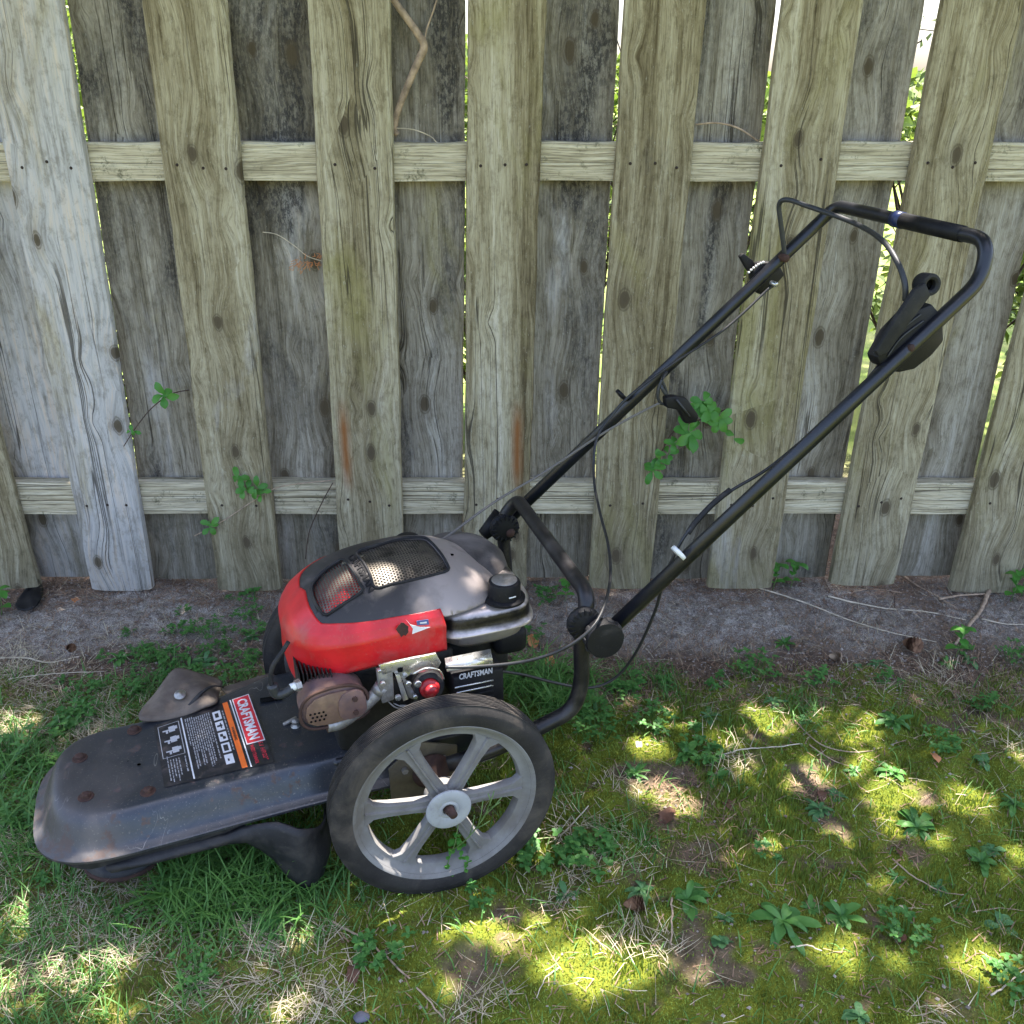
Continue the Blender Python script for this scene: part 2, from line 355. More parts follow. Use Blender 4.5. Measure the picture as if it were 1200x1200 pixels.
# ------------------------------------------------------------------ ground
FY = 2.10                                                   # front face of the fence's near boards
def blobs(x, y, pts, soft=.5):
    m = np.zeros_like(x)
    for px, py, r in pts:
        c = W(px, py, z=0); dx = W(px+r, py, z=0)[0]-c[0]; dy = (W(px, py-r*.62, z=0)[1]-c[1])
        d = np.sqrt(((x-c[0])/dx)**2 + ((y-c[1])/dy)**2); m = np.maximum(m, np.clip((1.25-d)/soft, 0, 1))
    return m
SAND = [(40, 745, 75), (150, 715, 70), (230, 720, 80), (60, 770, 60), (660, 715, 60), (800, 720, 90), (900, 725, 60), (740, 740, 70), (1000, 715, 80), (1150, 710, 60), (330, 700, 50)]
GREEN = [(200, 1060, 110), (280, 1050, 110), (350, 1060, 80), (40, 960, 60), (60, 1000, 70), (30, 900, 50), (30, 1100, 60), (150, 1150, 80), (640, 810, 50), (610, 830, 50), (690, 830, 30), (650, 940, 30), (720, 990, 50), (560, 1030, 40), (150, 800, 60), (760, 800, 40), (930, 830, 30), (60, 1180, 60)]
STRAW = [(20, 870, 60), (60, 830, 60), (120, 850, 60), (90, 870, 50), (20, 1010, 50), (60, 1060, 60), (110, 1090, 70), (60, 1120, 60), (110, 1030, 60), (280, 1130, 60), (210, 1090, 50), (330, 1100, 60), (240, 1180, 60), (350, 1180, 50), (560, 1170, 30), (700, 960, 50), (750, 1010, 45), (690, 1000, 45), (650, 1030, 35), (730, 1090, 35), (720, 930, 40), (860, 890, 40), (640, 1060, 30), (540, 1190, 30), (1110, 1180, 35), (1180, 870, 40), (20, 780, 40), (1100, 800, 40), (770, 1110, 30)]
LITTER = [(800, 930, 40), (850, 960, 40), (830, 1000, 40), (790, 960, 30), (960, 930, 30), (1060, 790, 50), (930, 780, 60), (850, 780, 60), (1130, 790, 60), (740, 800, 50), (100, 900, 30), (60, 800, 40), (640, 770, 40), (890, 1120, 18), (1060, 1000, 25), (700, 770, 60), (990, 740, 60)]
def masks(x, y):
    n = fbm(x, y, 9, 4, 3); n2 = fbm(x, y, 26, 3, 11)
    edge = 1.77 + .10*(n-.5)*2 + .03*np.sin(x*3)             # moss gives way to bare soil near the fence
    edge = edge + np.where(x < -.35, .02, 0)
    moss = np.clip((edge-y)/.10, 0, 1)*np.clip((n2*.55+n*.6-.30)/.1, 0, 1)
    lit = blobs(x, y, LITTER); st = blobs(x, y, STRAW)
    left = np.clip((-.15-x)/.3, 0, 1)
    moss = moss*(1-.8*lit*np.clip((n2-.44)/.06, 0, 1))*(1-.5*st*np.clip((n2-.5)/.06, 0, 1))*(1-.3*left)*(1-.85*np.clip((fbm(x, y, 7, 4, 91)-.645)/.05, 0, 1)*(1-blobs(x, y, [(480, 1070, 90), (690, 1120, 90), (990, 850, 50), (1050, 925, 60)])))
    sand = np.clip((y-1.79+.2*(n-.5))/.1, 0, 1)*np.clip(blobs(x, y, SAND, .8)+.15, 0, 1)*(n2*.6+.5)
    lawn = np.clip((y-2.75)/.5, 0, 1)
    return moss, np.clip(sand, 0, 1), lawn, st, lit, blobs(x, y, GREEN)
def gheight(x, y):
    mo, sa, lw, *_ = masks(x, y)
    near = np.clip(1-np.maximum(np.abs(x)-1.6, 0)/.6, 0, 1)*np.clip((2.9-y)/.4, 0, 1)*np.clip((y-.4)/.3, 0, 1)
    h = (fbm(x, y, 5, 3, 21)-.5)*.03 + mo*(fbm(x, y, 18, 3, 5)-.45)*.036 + (fbm(x, y, 60, 3, 8)-.5)*(.009+.010*np.clip((y-1.65)*5, 0, 1))
    return h*near - .004
def axis_lines(lo, hi, step, far):
    a = list(np.arange(lo, hi, step)); g = step; p = hi; up = []
    while p < far: up.append(p); g *= 1.35; p += g
    g = step; p = lo; dn = []
    while p > -far: g *= 1.35; p -= g; dn.append(p)
    return np.array(dn[::-1]+a+up)
gx = axis_lines(-1.55, 1.6, .0075, 250); gy = axis_lines(.62, 2.7, .0075, 250)
X, Y = np.meshgrid(gx, gy); mo, sa, lw, *_ = masks(X, Y); Zg = gheight(X, Y)
V = np.stack([X, Y, Zg], -1).reshape(-1, 3); nx, ny = len(gx), len(gy)
i0 = (np.arange(ny-1)[:, None]*nx + np.arange(nx-1)[None]).ravel()
ground = fast_mesh('ground', V, np.stack([i0, i0+1, i0+1+nx, i0+nx], -1), M['ground'], smooth=True); ground['kind'] = 'structure'
for nme, arr in (('moss', mo), ('sand', sa), ('lawn', lw)):
    at = ground.data.attributes.new(nme, 'FLOAT', 'POINT'); at.data.foreach_set('value', arr.astype(np.float32).ravel())
# ------------------------------------------------------------------ fence
fence = empty('wooden_fence', (0, FY, 0)); tag(fence, 'weathered wooden fence of upright boards nailed to both sides of two rails', 'fence')
FTOP = 1.62
def make_board(l0, r0, l1, r1, yb, th, z_bot, mat, alg, mil, pal, dy=0, name='board', stain=(9., 9.)):
    """edges given as x at z_bot (l0, r0) and at the top (l1, r1); a cupped, slightly warped plank"""
    hw0 = (r0-l0)/2; hw1 = (r1-l1)/2; n = 16; m = 8; V = []; F = []
    cx0 = (l0+r0)/2; cx1 = (l1+r1)/2; cup = random.uniform(-.0035, .0045); warp = random.uniform(-.004, .004); ph = random.uniform(0, 9)
    prof = [(-1, .5), (-.97, .08), (-.9, 0), (-.5, 0), (0, 0), (.5, 0), (.9, 0), (.97, .08), (1, .5), (1, .95), (.95, 1), (0, 1), (-.95, 1), (-1, .95)]
    K = len(prof)
    for i in range(n+1):
        t = i/n; z = z_bot + (FTOP-z_bot)*t; hw = hw0+(hw1-hw0)*t; cx = cx0+(cx1-cx0)*t - cx0
        for u, v in prof:
            e = .0012*math.sin(z*23+ph+u)+.0008*math.sin(z*71+ph*2)
            zc = z if 0 < i < n else z + (.006*(abs(u)**6) if i == 0 else -.01*abs(u)**6)
            V.append(Vector((cx+u*hw+e*(abs(u) > .8), v*th + cup*(1-u*u) + warp*math.sin(z*2.1+ph), zc)))
    for i in range(n):
        for k in range(K):
            k2 = (k+1) % K; F.append((i*K+k, i*K+k2, (i+1)*K+k2, (i+1)*K+k))
    F += [tuple(range(K))[::-1], tuple(range(n*K, n*K+K))]
    o = obj(name, (V, F), mat, fence, True, 40); o.location = (cx0, yb-FY+dy, 0)
    o['algae'] = alg*.8; o['mildew'] = mil; o['pale'] = pal; o['stain_x'] = stain[0]; o['stain_z'] = stain[1]
    return o
def board_px(pl0, pl1, pr0, pr1, ybot, Yp, **k):   # (x at y=0, x at y=690) of left and right edge in the photograph
    def at(x0, x1, z):
        a = W(x0, 0, y=Yp); b = W(x1, 690, y=Yp); t = (z-b[2])/(a[2]-b[2]); return b[0]+(a[0]-b[0])*t
    zb = W(600, ybot, y=Yp)[2]
    return make_board(at(pl0, pl1, zb), at(pr0, pr1, zb), at(pl0, pl1, FTOP), at(pr0, pr1, FTOP), z_bot=zb, yb=Yp, **k)
# left edge (y=0, y=690), right edge (y=0, y=690), bottom, algae, mildew, pale
FRONT = [(-190, -60, -92, 29, 691, .5, .2, .2), (-32, 106, 72, 179, 692, .28, .1, .95), (165, 254, 264, 329, 692, .35, .15, .35), (359, 400, 456, 474, 690, .62, .1, .1),
         (548, 543, 640, 617, 690, .55, .05, .15), (732, 690, 829, 762, 690, .55, .3, .1), (918, 828, 1014, 905, 690, .78, .0, .35), (1105, 971, 1202, 1048, 686, .6, .15, .1),
         (1296, 1113, 1394, 1192, 694, .55, .25, .1)]
BACK = [(-118, 38, -14, 118, 677, .35, .35, .8), (77, 180, 180, 262, 679, .3, .55, .4), (257, 322, 374, 414, 678, .45, .6, .5), (446, 462, 545.5, 541.5, 677, .45, .55, .3),
        (626, 606, 727, 690, 677, .3, .5, .35), (808, 748, 911, 829, 679, .35, .55, .25), (988, 893, 1085, 966, 677, .4, .4, .15), (1180, 1036, 1268, 1113, 675, .5, .4, .3), (1370, 1180, 1460, 1262, 676, .4, .4, .3)]
PLANKS = []
for i, (a, b, c, d, yb, al, mi, pa) in enumerate(FRONT):
    stn = (9., 9.)
    if i in (3, 4): q = W((405, 606)[i-3], (523, 525)[i-3], y=FY); q0 = W((b+d)/2, 690, y=FY); stn = (float(q[0]-q0[0]), float(q[2]))
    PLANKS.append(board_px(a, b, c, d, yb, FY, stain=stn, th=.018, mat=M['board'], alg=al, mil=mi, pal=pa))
for i, (a, b, c, d, yb, al, mi, pa) in enumerate(BACK):
    board_px(a, b, c, d, yb, FY+.062, th=.018, mat=M['back_board'], alg=al, mil=mi, pal=pa)
for side in (-1, 1):                       # the fence runs on beyond the picture
    for k in range(6):
        if side > 0 and k == 0: continue
        x = side*(1.28+k*.178)
        make_board(x-.07, x+.07, x-.07+side*.02, x+.07+side*.02, FY, .018, .02, M['board'], .5, .2, .3)
        if abs(x) > 1.4: make_board(x-.16, x-.02, x-.16+side*.02, x-.02+side*.02, FY+.062, .018, .05, M['back_board'], .4, .4, .3)
RAILS = []
for (y0, y1) in ((167, 212), (566, 602)):
    z1 = W(600, y1, y=FY+.02)[2]; z0 = W(600, y0, y=FY+.02)[2]
    zc = (z0+z1)/2; hh = (z0-z1)
    V = []; F = []; n = 60; pr = [(0, -.5), (0, .44), (.003, .5), (.037, .5), (.04, .46), (.04, -.5)]; K = len(pr)
    for i in range(n+1):
        x = -2.4+4.8*i/n
        for (yy, zz) in pr:
            V.append(Vector((x, .0195+yy, zc+zz*hh+.0012*math.sin(x*9+zc*7)+(.0012*math.sin(x*40+zz*9) if zz > 0 else 0))))
    for i in range(n):
        for k in range(K): F.append((i*K+k, (i+1)*K+k, (i+1)*K+(k+1) % K, i*K+(k+1) % K))
    F += [tuple(range(K)), tuple(range(n*K, n*K+K))[::-1]]
    RAILS.append(obj('rail', (V, F), M['rail'], fence, False))
    RAILS[-1]['zc'] = zc
nail_me = mesh_data('nail', *lathe([(0, .0012), (.0028, .001), (.0034, 0)], 10), M['nail'])
rust_me = mesh_data('rust_stain', [(-.005, 0, .02), (.004, 0, .026), (.0065, 0, 0), (.0045, 0, -.045), (0, 0, -.075), (-.004, 0, -.05), (-.0065, 0, -.01)], [(0, 1, 2, 3, 4, 5, 6)], M['nail_rust'])
bm_dep = bpy.context.evaluated_depsgraph_get()
for i, pk in enumerate(PLANKS):
    for ri, rl in enumerate(RAILS):
        zc = rl['zc']; me = pk.data; t = (zc - me.vertices[0].co.z)/(FTOP-me.vertices[0].co.z)
        cs = [v.co for v in me.vertices if abs(v.co.z-zc) < .08]; lo = min(c.x for c in cs); hi = max(c.x for c in cs)
        for q in ((.2, .52, .8) if (i+ri) % 3 else (.25, .75)):
            x = lo+(hi-lo)*q; zn = zc+random.uniform(-.012, .01)
            hit = pk.ray_cast(Vector((x, -.1, zn)), Vector((0, 1, 0)))
            o = bpy.data.objects.new('nail', nail_me); link(o, pk); o.location = (hit[1] if hit[0] else Vector((x, -.002, zn))); o.rotation_euler = (math.pi/2, 0, 0)
    pk.update_tag()
for rl in RAILS: del rl['zc']
# ------------------------------------------------------------------ leaf and blade builders (numpy)
def blades(P, H, Wd, az, lean, bend, segs=3):
    """tapered, bending strips standing on P"""
    n = len(P); d = np.stack([np.cos(az), np.sin(az), np.zeros(n)], -1); sd = np.stack([-np.sin(az), np.cos(az), np.zeros(n)], -1)
    V = []; pos = P.astype(float).copy(); ang = lean.copy(); step = H/segs
    for i in range(segs):
        wd = Wd*(1-i/segs*.65)/2
        V += [pos-sd*wd[:, None], pos+sd*wd[:, None]]
        pos = pos + (d*np.sin(ang)[:, None] + UP*np.cos(ang)[:, None])*step[:, None]; ang = ang+bend
        pos[:, 2] = np.maximum(pos[:, 2], .001)
    V.append(pos); V = np.stack(V, 1); k = 2*segs+1; base = np.arange(n)*k; F = []
    for i in range(segs-1): F.append(np.stack([base+2*i, base+2*i+1, base+2*i+3], -1)); F.append(np.stack([base+2*i, base+2*i+3, base+2*i+2], -1))
    F.append(np.stack([base+2*segs-2, base+2*segs-1, base+2*segs], -1))
    return V.reshape(-1, 3), np.concatenate(F)
def scatter(n, dens, x0=-1.5, x1=1.5, y0=.72, y1=2.2):
    x = rng.uniform(x0, x1, n*4); y = rng.uniform(y0, y1, n*4)
    vis = (np.abs(x) < .32+.60*y)                                   # the camera's wedge and a margin
    x, y = x[vis], y[vis]; k = rng.random(len(x)) < dens(x, y); x, y = x[k][:n], y[k][:n]
    return np.stack([x, y, gheight(x, y)], -1)
U = rng.uniform
def add_blades(name, P, H, Wd, lean, bend, mat, segs=3, az=None):
    n = len(P); az = U(0, 2*np.pi, n) if az is None else az
    V, F = blades(P, U(*H, n), U(*Wd, n), az, U(*lean, n), U(*bend, n), segs)
    o = fast_mesh(name, V, F, mat); return o
# moss: many tiny upright tips
P = scatter(170000, lambda x, y: masks(x, y)[0]*.95)
tag(add_blades('moss', P, (.0022, .0062), (.0014, .0030), (0, 1.1), (0, .5), M['moss'], 1), 'low carpet of yellow green moss over the ground', 'moss', kind='stuff')
def gd(x, y):
    mo, sa, lw, st, li, gr = masks(x, y); n = fbm(x, y, 13, 3, 31)
    left = np.clip((-.1-x)/.3, 0, 1)
    return (1-blobs(x, y, [(150, 1018, 52)]))*np.clip(gr*.8*(n > .38) + left*.5*(n > .40)*(y < 1.75) + .07*(y < 1.7), 0, 1)
P = scatter(17000, gd)
tag(add_blades('lawn_grass', P, (.018, .055), (.0014, .003), (.1, 1.0), (.1, .5), M['grass'], 4), 'short green grass growing through moss', 'grass', kind='stuff')
# tall clump under the deck's near side
c = W(265, 1045, z=0); P = []
for px, py, r, k in ((215, 1045, 34, 150), (255, 1035, 45, 260), (310, 1035, 50, 240), (345, 1050, 35, 110), (235, 1075, 34, 110), (600, 800, 30, 120), (640, 800, 35, 150), (660, 835, 30, 110), (690, 800, 20, 50), (30, 960, 40, 130), (20, 900, 40, 110), (60, 1000, 40, 110)):
    q = W(px, py, z=0); sc_ = 1.5/1100*r
    P.append(np.stack([q[0]+rng.normal(0, sc_*.6, k), q[1]+rng.normal(0, sc_*.6, k), np.zeros(k)], -1))
P = np.concatenate(P)
tag(add_blades('tall_grass', P, (.05, .12), (.0022, .0046), (.15, 1.0), (.1, .45), M['grass'], 6), 'taller dark green grass left uncut beside the machine', 'grass', kind='stuff')
# dry grass: pale broken blades lying about, and tufts
def sd_(x, y):
    mo, sa, lw, st, li, gr = masks(x, y); n = fbm(x, y, 17, 3, 41); left = np.clip((-.1-x)/.3, 0, 1)
    return np.clip(st*(.25+.5*left)*(n > .42)+left*.22*(n > .5)+.035+.08*(y > 1.6), 0, 1)*(1-.5*(y > 2.0))
P = scatter(12000, sd_); P[:, 2] += .004+U(0, .008, len(P))
tag(add_blades('dry_grass', P, (.012, .06), (.0006, .0015), (1.15, 1.65), (-.2, .3), M['straw'], 4, az=(fbm(P[:, 0], P[:, 1], 5, 2, 61)*14+rng.normal(0, .7, len(P)))), 'pale dry grass stalks lying over moss and soil', 'dry grass', kind='stuff')
P = []
for px, py, r in [p for p in STRAW for _ in range(3 if p[0] < 400 else 1)]:
    q = W(px+random.uniform(-r, r), py+random.uniform(-r, r)*.6, z=0); k = 34
    P.append(np.stack([q[0]+rng.normal(0, .02, k), q[1]+rng.normal(0, .016, k), np.full(k, 0.)], -1))
P = np.concatenate(P); P[:, 2] = gheight(P[:, 0], P[:, 1])
tag(add_blades('straw_tuft', P, (.015, .06), (.0008, .0018), (1.0, 1.6), (-.15, .25), M['straw'], 4), 'bleached tufts of dead grass', 'dry grass', kind='stuff')
P = scatter(30000, lambda x, y: np.clip(.16+.8*masks(x, y)[4]+.45*(y > 1.62)+.9*(y > 2.02), 0, 1)*(1-.25*masks(x, y)[1]), y1=2.35); P[:, 2] += .003
tag(add_blades('leaf_litter', P, (.006, .03), (.0008, .0024), (1.2, 1.7), (-.2, .3), M['litter'], 2), 'brown needles and crumbled leaf litter on soil', 'leaf litter', kind='stuff')
P = np.stack([U(-1.5, 1.5, 3600), U(2.02, 2.26, 3600), np.zeros(3600)], -1); P = P[fbm(P[:, 0], P[:, 1], 7, 2, 71) > .42]; P[:, 2] = gheight(P[:, 0], P[:, 1])+.004
tag(add_blades('needle_litter', P, (.02, .075), (.001, .0024), (1.25, 1.65), (-.2, .2), M['litter'], 3), 'long brown needles and stalks drifted under the fence', 'leaf litter', kind='stuff')
# ------------------------------------------------------------------ mower materials
M['deck'] = worn('deck_grey_paint', (.030, .035, .047), (.045, .052, .068), (.12, .10, .085), .22, .30, .5, 7, .07, .6)
def deck_mat():
    t = NT('deck_grey_paint'); co = t.coord(); x, y, z = t.sep(co)
    n1 = t.noise(co, 9, 6, .65, .3); fine = t.noise(co, 150, 4, .7)
    base = t.mix(t.ramp(n1, [(.35, 0), (.65, 1)]), (.034, .038, .047), (.050, .056, .069))
    dust = t.ramp(t.noise(co, 7, 8, .7, .5), [(.46, 0), (.72, 1)]); base = t.mix(t.math('MULTIPLY', dust, .5), base, (.15, .13, .12))
    speck = t.ramp(t.noise(co, 330, 2), [(.63, 0), (.7, 1)]); base = t.mix(t.math('MULTIPLY', speck, .45), base, (.22, .2, .18))
    sc = t.noise(t.map(co, (1, .35, 1)), 13, 2, .5, 1.2); s1 = t.ramp(t.math('ABSOLUTE', t.math('SUBTRACT', sc, .5)), [(0, 1), (.0025, 0)]); g = t.ramp(t.noise(co, 8, 2), [(.55, 0), (.62, 1)])
    base = t.mix(t.math('MULTIPLY', t.math('MULTIPLY', s1, g), .7), base, (.32, .31, .30))
    low = t.math('MULTIPLY', t.ramp(x, [(.40, 0), (.56, 1)]), t.ramp(z, [(.15, 1), (.19, 0)]))
    mud = t.ramp(t.math('ADD', t.noise(co, 30, 6, .7), t.math('MULTIPLY', low, .12)), [(.60, 0), (.66, 1)]); base = t.mix(t.math('MULTIPLY', mud, .8), base, (.085, .05, .04))
    nose = t.ramp(x, [(.44, 0), (.58, .5)]); base = t.mix(nose, base, (.085, .075, .07))
    t.bump(t.math('ADD', fine, t.math('MULTIPLY', n1, 2.)), .08, .001)
    r = t.math('ADD', t.math('ADD', .28, t.math('MULTIPLY', dust, .22)), t.math('ADD', t.math('MULTIPLY', mud, .4), t.math('MULTIPLY', nose, .3)), clamp=True)
    return t.set(base, r, t.math('SUBTRACT', .45, t.math('MULTIPLY', mud, .45)), .6)
M['deck'] = deck_mat()
M['tube'] = worn('black_tube_paint', (.006, .0065, .010), (.011, .012, .018), (.07, .06, .05), .06, .33, .1, 9, .15, .6)
M['tube_brown'] = worn('scuffed_tube_paint', (.010, .0095, .012), (.018, .016, .018), (.08, .068, .058), .22, .4, .2, 14, .2, .5)
M['red'] = worn('red_shroud', (.60, .012, .018), (.46, .009, .013), (.34, .12, .10), .20, .36, 0, 13, .06, .5)
M['hubcap'] = worn('pale_hub_cap', (.40, .41, .43), (.33, .34, .36), (.16, .14, .12), .25, .5, .1, 14, .05, .4)
M['rubber'] = worn('tyre_rubber', (.020, .018, .018), (.036, .033, .031), (.12, .098, .078), .26, .72, 0, 12, .35, .3, 90)
M['flap'] = worn('dark_rubber_skirt', (.010, .010, .013), (.020, .019, .022), (.08, .07, .06), .26, .55, 0, 16, .3, .4)
M['flap_tan'] = worn('dusty_tan_rubber', (.17, .14, .115), (.10, .08, .068), (.08, .06, .05), .3, .8, 0, 14, .5, .2)
M['rim'] = worn('grey_plastic_rim', (.23, .225, .22), (.175, .17, .165), (.12, .10, .08), .42, .68, 0, 12, .1, .4)
M['plastic'] = worn('black_plastic', (.006, .006, .008), (.010, .010, .012), (.05, .045, .04), .08, .55, 0, 18, .15, .25)
M['plastic_dusty'] = worn('dusty_black_plastic', (.012, .012, .014), (.022, .022, .024), (.07, .063, .056), .2, .65, 0, 18, .2, .25)
M['rust'] = worn('rusty_steel', (.085, .045, .034), (.05, .03, .026), (.05, .03, .025), .4, .8, .2, 40, .5, .3)
M['steel'] = worn('dull_steel', (.42, .41, .40), (.30, .29, .28), (.12, .09, .06), .4, .38, .85, 24, .2)
M['cast'] = worn('cast_aluminium', (.36, .35, .34), (.24, .23, .22), (.09, .07, .05), .45, .5, .7, 40, .5)
M['zinc'] = worn('shiny_zinc', (.66, .66, .64), (.5, .5, .5), (.2, .16, .12), .25, .26, .9, 30, .1)
M['muffler'] = worn('burnt_muffler_steel', (.15, .10, .11), (.075, .055, .07), (.26, .14, .09), .5, .55, .4, 22, .25)
M['muffler_tan'] = worn('heat_scorched_steel', (.24, .155, .11), (.17, .11, .08), (.14, .07, .05), .45, .6, .4, 30, .3)
M['olive'] = worn('olive_dusty_steel', (.13, .11, .07), (.09, .075, .05), (.05, .035, .025), .4, .6, .3, 20, .3)
M['grease'] = simple('dark_engine_grease', (.018, .017, .016), .6, .2, .4, .5, 60, .4)
M['primer'] = simple('red_primer_bulb', (.34, .015, .02), .35, 0, .5, .2, 60)
M['blackhole'] = simple('black_hole', (.004, .004, .004), .9, 0, .1)
M['cable'] = simple('cable_sheath', (.018, .018, .02), .45, 0, .5, .3, 200)
M['rope'] = simple('starter_rope', (.16, .145, .13), .85, 0, .2, .35, 900, .5)
M['bail'] = simple('grey_rod_paint', (.035, .037, .042), .5, .2, .5, .2, 80)
M['white_plastic'] = simple('white_tie', (.7, .71, .72), .4, 0, .5, .1, 50)
M['blue_tape'] = simple('blue_band', (.01, .02, .075), .35, 0, .5)
M['lab_black'] = worn('sticker_black', (.012, .012, .015), (.016, .016, .02), (.13, .10, .09), .25, .42, 0, 20, .03)
M['lab_white'] = simple('sticker_white', (.68, .68, .70), .45, 0, .4, .08, 50)
M['lab_grey'] = simple('sticker_print', (.46, .46, .48), .5, 0, .4, .15, 300)
M['lab_red'] = simple('sticker_red', (.62, .03, .045), .42, 0, .4, .06, 50)
M['lab_dkred'] = simple('sticker_red_print', (.50, .03, .05), .42, 0, .4, .06, 50)
M['lab_orange'] = simple('sticker_orange', (.86, .17, .03), .42, 0, .4, .06, 50)
M['lab_blue'] = simple('sticker_blue', (.10, .14, .34), .35, .2, .5, .1, 50)
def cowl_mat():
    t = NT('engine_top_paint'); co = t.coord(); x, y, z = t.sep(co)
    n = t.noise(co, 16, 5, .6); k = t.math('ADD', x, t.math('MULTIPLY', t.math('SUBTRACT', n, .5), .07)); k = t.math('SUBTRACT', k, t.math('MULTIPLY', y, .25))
    m = t.ramp(t.math('ADD', t.math('MULTIPLY', k, -5.), .35), [(.36, 0), (.72, 1)], 'EASE')   # black in front blends to silver behind
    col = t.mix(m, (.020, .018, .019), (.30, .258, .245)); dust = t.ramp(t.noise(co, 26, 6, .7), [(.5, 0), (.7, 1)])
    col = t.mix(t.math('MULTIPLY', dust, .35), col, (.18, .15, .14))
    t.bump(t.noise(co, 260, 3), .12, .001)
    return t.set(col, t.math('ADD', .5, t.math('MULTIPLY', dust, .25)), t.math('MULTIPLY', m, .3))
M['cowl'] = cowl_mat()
def tank_mat():
    t = NT('fuel_tank_paint_reflection'); co = t.coord(); x, y, z = t.sep(co)
    n = t.noise(co, 22, 6, .65); k = t.math('ADD', z, t.math('MULTIPLY', t.math('SUBTRACT', n, .5), .014))
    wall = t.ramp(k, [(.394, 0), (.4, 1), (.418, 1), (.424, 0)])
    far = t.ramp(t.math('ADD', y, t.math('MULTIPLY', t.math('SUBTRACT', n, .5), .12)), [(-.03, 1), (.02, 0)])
    col = t.mix(wall, (.56, .49, .47), (.022, .02, .022)); col = t.mix(far, col, (.05, .047, .05))  # silver top and black wall: reflected surroundings put into the colour
    dust = t.ramp(t.noise(co, 34, 6, .75), [(.5, 0), (.68, 1)]); col = t.mix(t.math('MULTIPLY', dust, .3), col, (.13, .11, .10))
    t.bump(n, .1, .001)
    return t.set(col, t.math('ADD', .30, t.math('MULTIPLY', dust, .25)), .6)
M['tank'] = tank_mat()
M['housing'] = worn('dusty_grey_housing', (.045, .04, .042), (.09, .08, .08), (.22, .19, .18), .4, .5, .3, 12, .1)
def mesh_mat():
    """perforated screen: rows of punched holes"""
    t = NT('perforated_screen'); co = t.coord(); x, y, z = t.sep(co); P_ = .0052
    def holes(ox):
        a = t.math('SUBTRACT', t.math('FRACT', t.math('ADD', t.math('DIVIDE', x, P_*1.732), ox)), .5); b = t.math('SUBTRACT', t.math('FRACT', t.math('ADD', t.math('DIVIDE', y, P_), ox)), .5)
        return t.math('SQRT', t.math('ADD', t.math('POWER', t.math('MULTIPLY', a, 1.732), 2.), t.math('POWER', b, 2.)))
    d = t.math('MINIMUM', holes(0.), holes(.5)); hole = t.ramp(d, [(.30, 1), (.37, 0)])
    dirt = t.ramp(t.noise(co, 20, 5, .65), [(.45, 0), (.65, 1)])
    rim = t.mix(dirt, (.17, .15, .125), (.022, .02, .02))
    t.set(rim, .45, .55)
    tr = t.n('ShaderNodeBsdfTransparent'); mx = t.n('ShaderNodeMixShader'); t.l(hole, mx.inputs[0]); t.l(t.b.outputs[0], mx.inputs[1]); t.l(tr.outputs[0], mx.inputs[2]); t.l(mx.outputs[0], t.out.inputs[0])
    return t.m
M['screen'] = mesh_mat()
M['screen_under'] = worn('tan_inner_guard', (.075, .062, .045), (.03, .025, .02), (.03, .03, .03), .45, .6, .3, 22)
# ------------------------------------------------------------------ the mower
MOW = empty('string_trimmer_mower', tuple(M0), math.pi+YAW)
tag(MOW, 'old walk-behind string trimmer with red engine shroud, grey deck and two spoked wheels', 'string trimmer')
# --- deck
def outline(off, hw=.100, far=.118):
    pts = []; n = 3.1; c = .455; L_ = .112+off
    for i in range(7):                                       # near side, rear to front
        f = -.02+(c+.02)*i/6; pts.append((f, hw+off))
    for i in range(1, 28):
        t = math.pi/2 - math.pi*i/28; cs, sn = math.cos(t), math.sin(t)
        x = L_*abs(cs)**(2/n); y = (hw if sn > 0 else far)+off
        pts.append((c+x, math.copysign(abs(sn)**(2/n)*y, sn)-.006*math.sin(math.pi*i/28)))
    for i in range(7):
        f = c-(c+.02)*i/6; wd = .05*max(0, min(1, (.36-f)/.14)); wd = wd*wd*(3-2*wd/.05)/.05 if wd else 0
        pts.append((f, -(far+off)-min(.05, wd)))
    return pts
rings = [(-.06, .1985, 1), (-.03, .1993, 0), (-.016, .1995), (-.008, .1985), (-.001, .1960), (.004, .1918), (.008, .186), (.012, .178), (.017, .166), (.021, .157), (.024, .152), (.027, .1485), (.036, .1460), (.0385, .1440), (.0385, .1400), (.035, .139)]
V = []; F = []; K = len(outline(0))
for r in rings:
    for (f, a) in outline(r[0]): V.append(Vector((f, a, r[1] + .004*math.sin(f*9))))
for i in range(len(rings)-1):
    for k in range(K-1): F.append((i*K+k, i*K+k+1, (i+1)*K+k+1, (i+1)*K+k))
F.append(tuple(range(K)))
deck = obj('deck', (V, F), M['deck'], MOW, True, 50)
def deck_h(f): return .1995+.004*math.sin(f*9)
# skirt under the flange
V = []; F = []; ol = outline(.026)
n0 = 4
for i, (f, a) in enumerate(ol[n0:34]):
    V += [Vector((f, a, .141)), Vector((f+.002, a*1.01, .118+.004*math.sin(i*.9)))]
    b = outline(.023)[n0+i]; V += [Vector((b[0], b[1], .118+.004*math.sin(i*.9))), Vector((b[0], b[1], .141))]
for i in range(len(ol[n0:34])-1):
    for k in range(4): F.append((i*4+k, (i+1)*4+k, (i+1)*4+(k+1) % 4, i*4+(k+1) % 4))
obj('skirt', (V, F), M['flap'], MOW, True, 50)
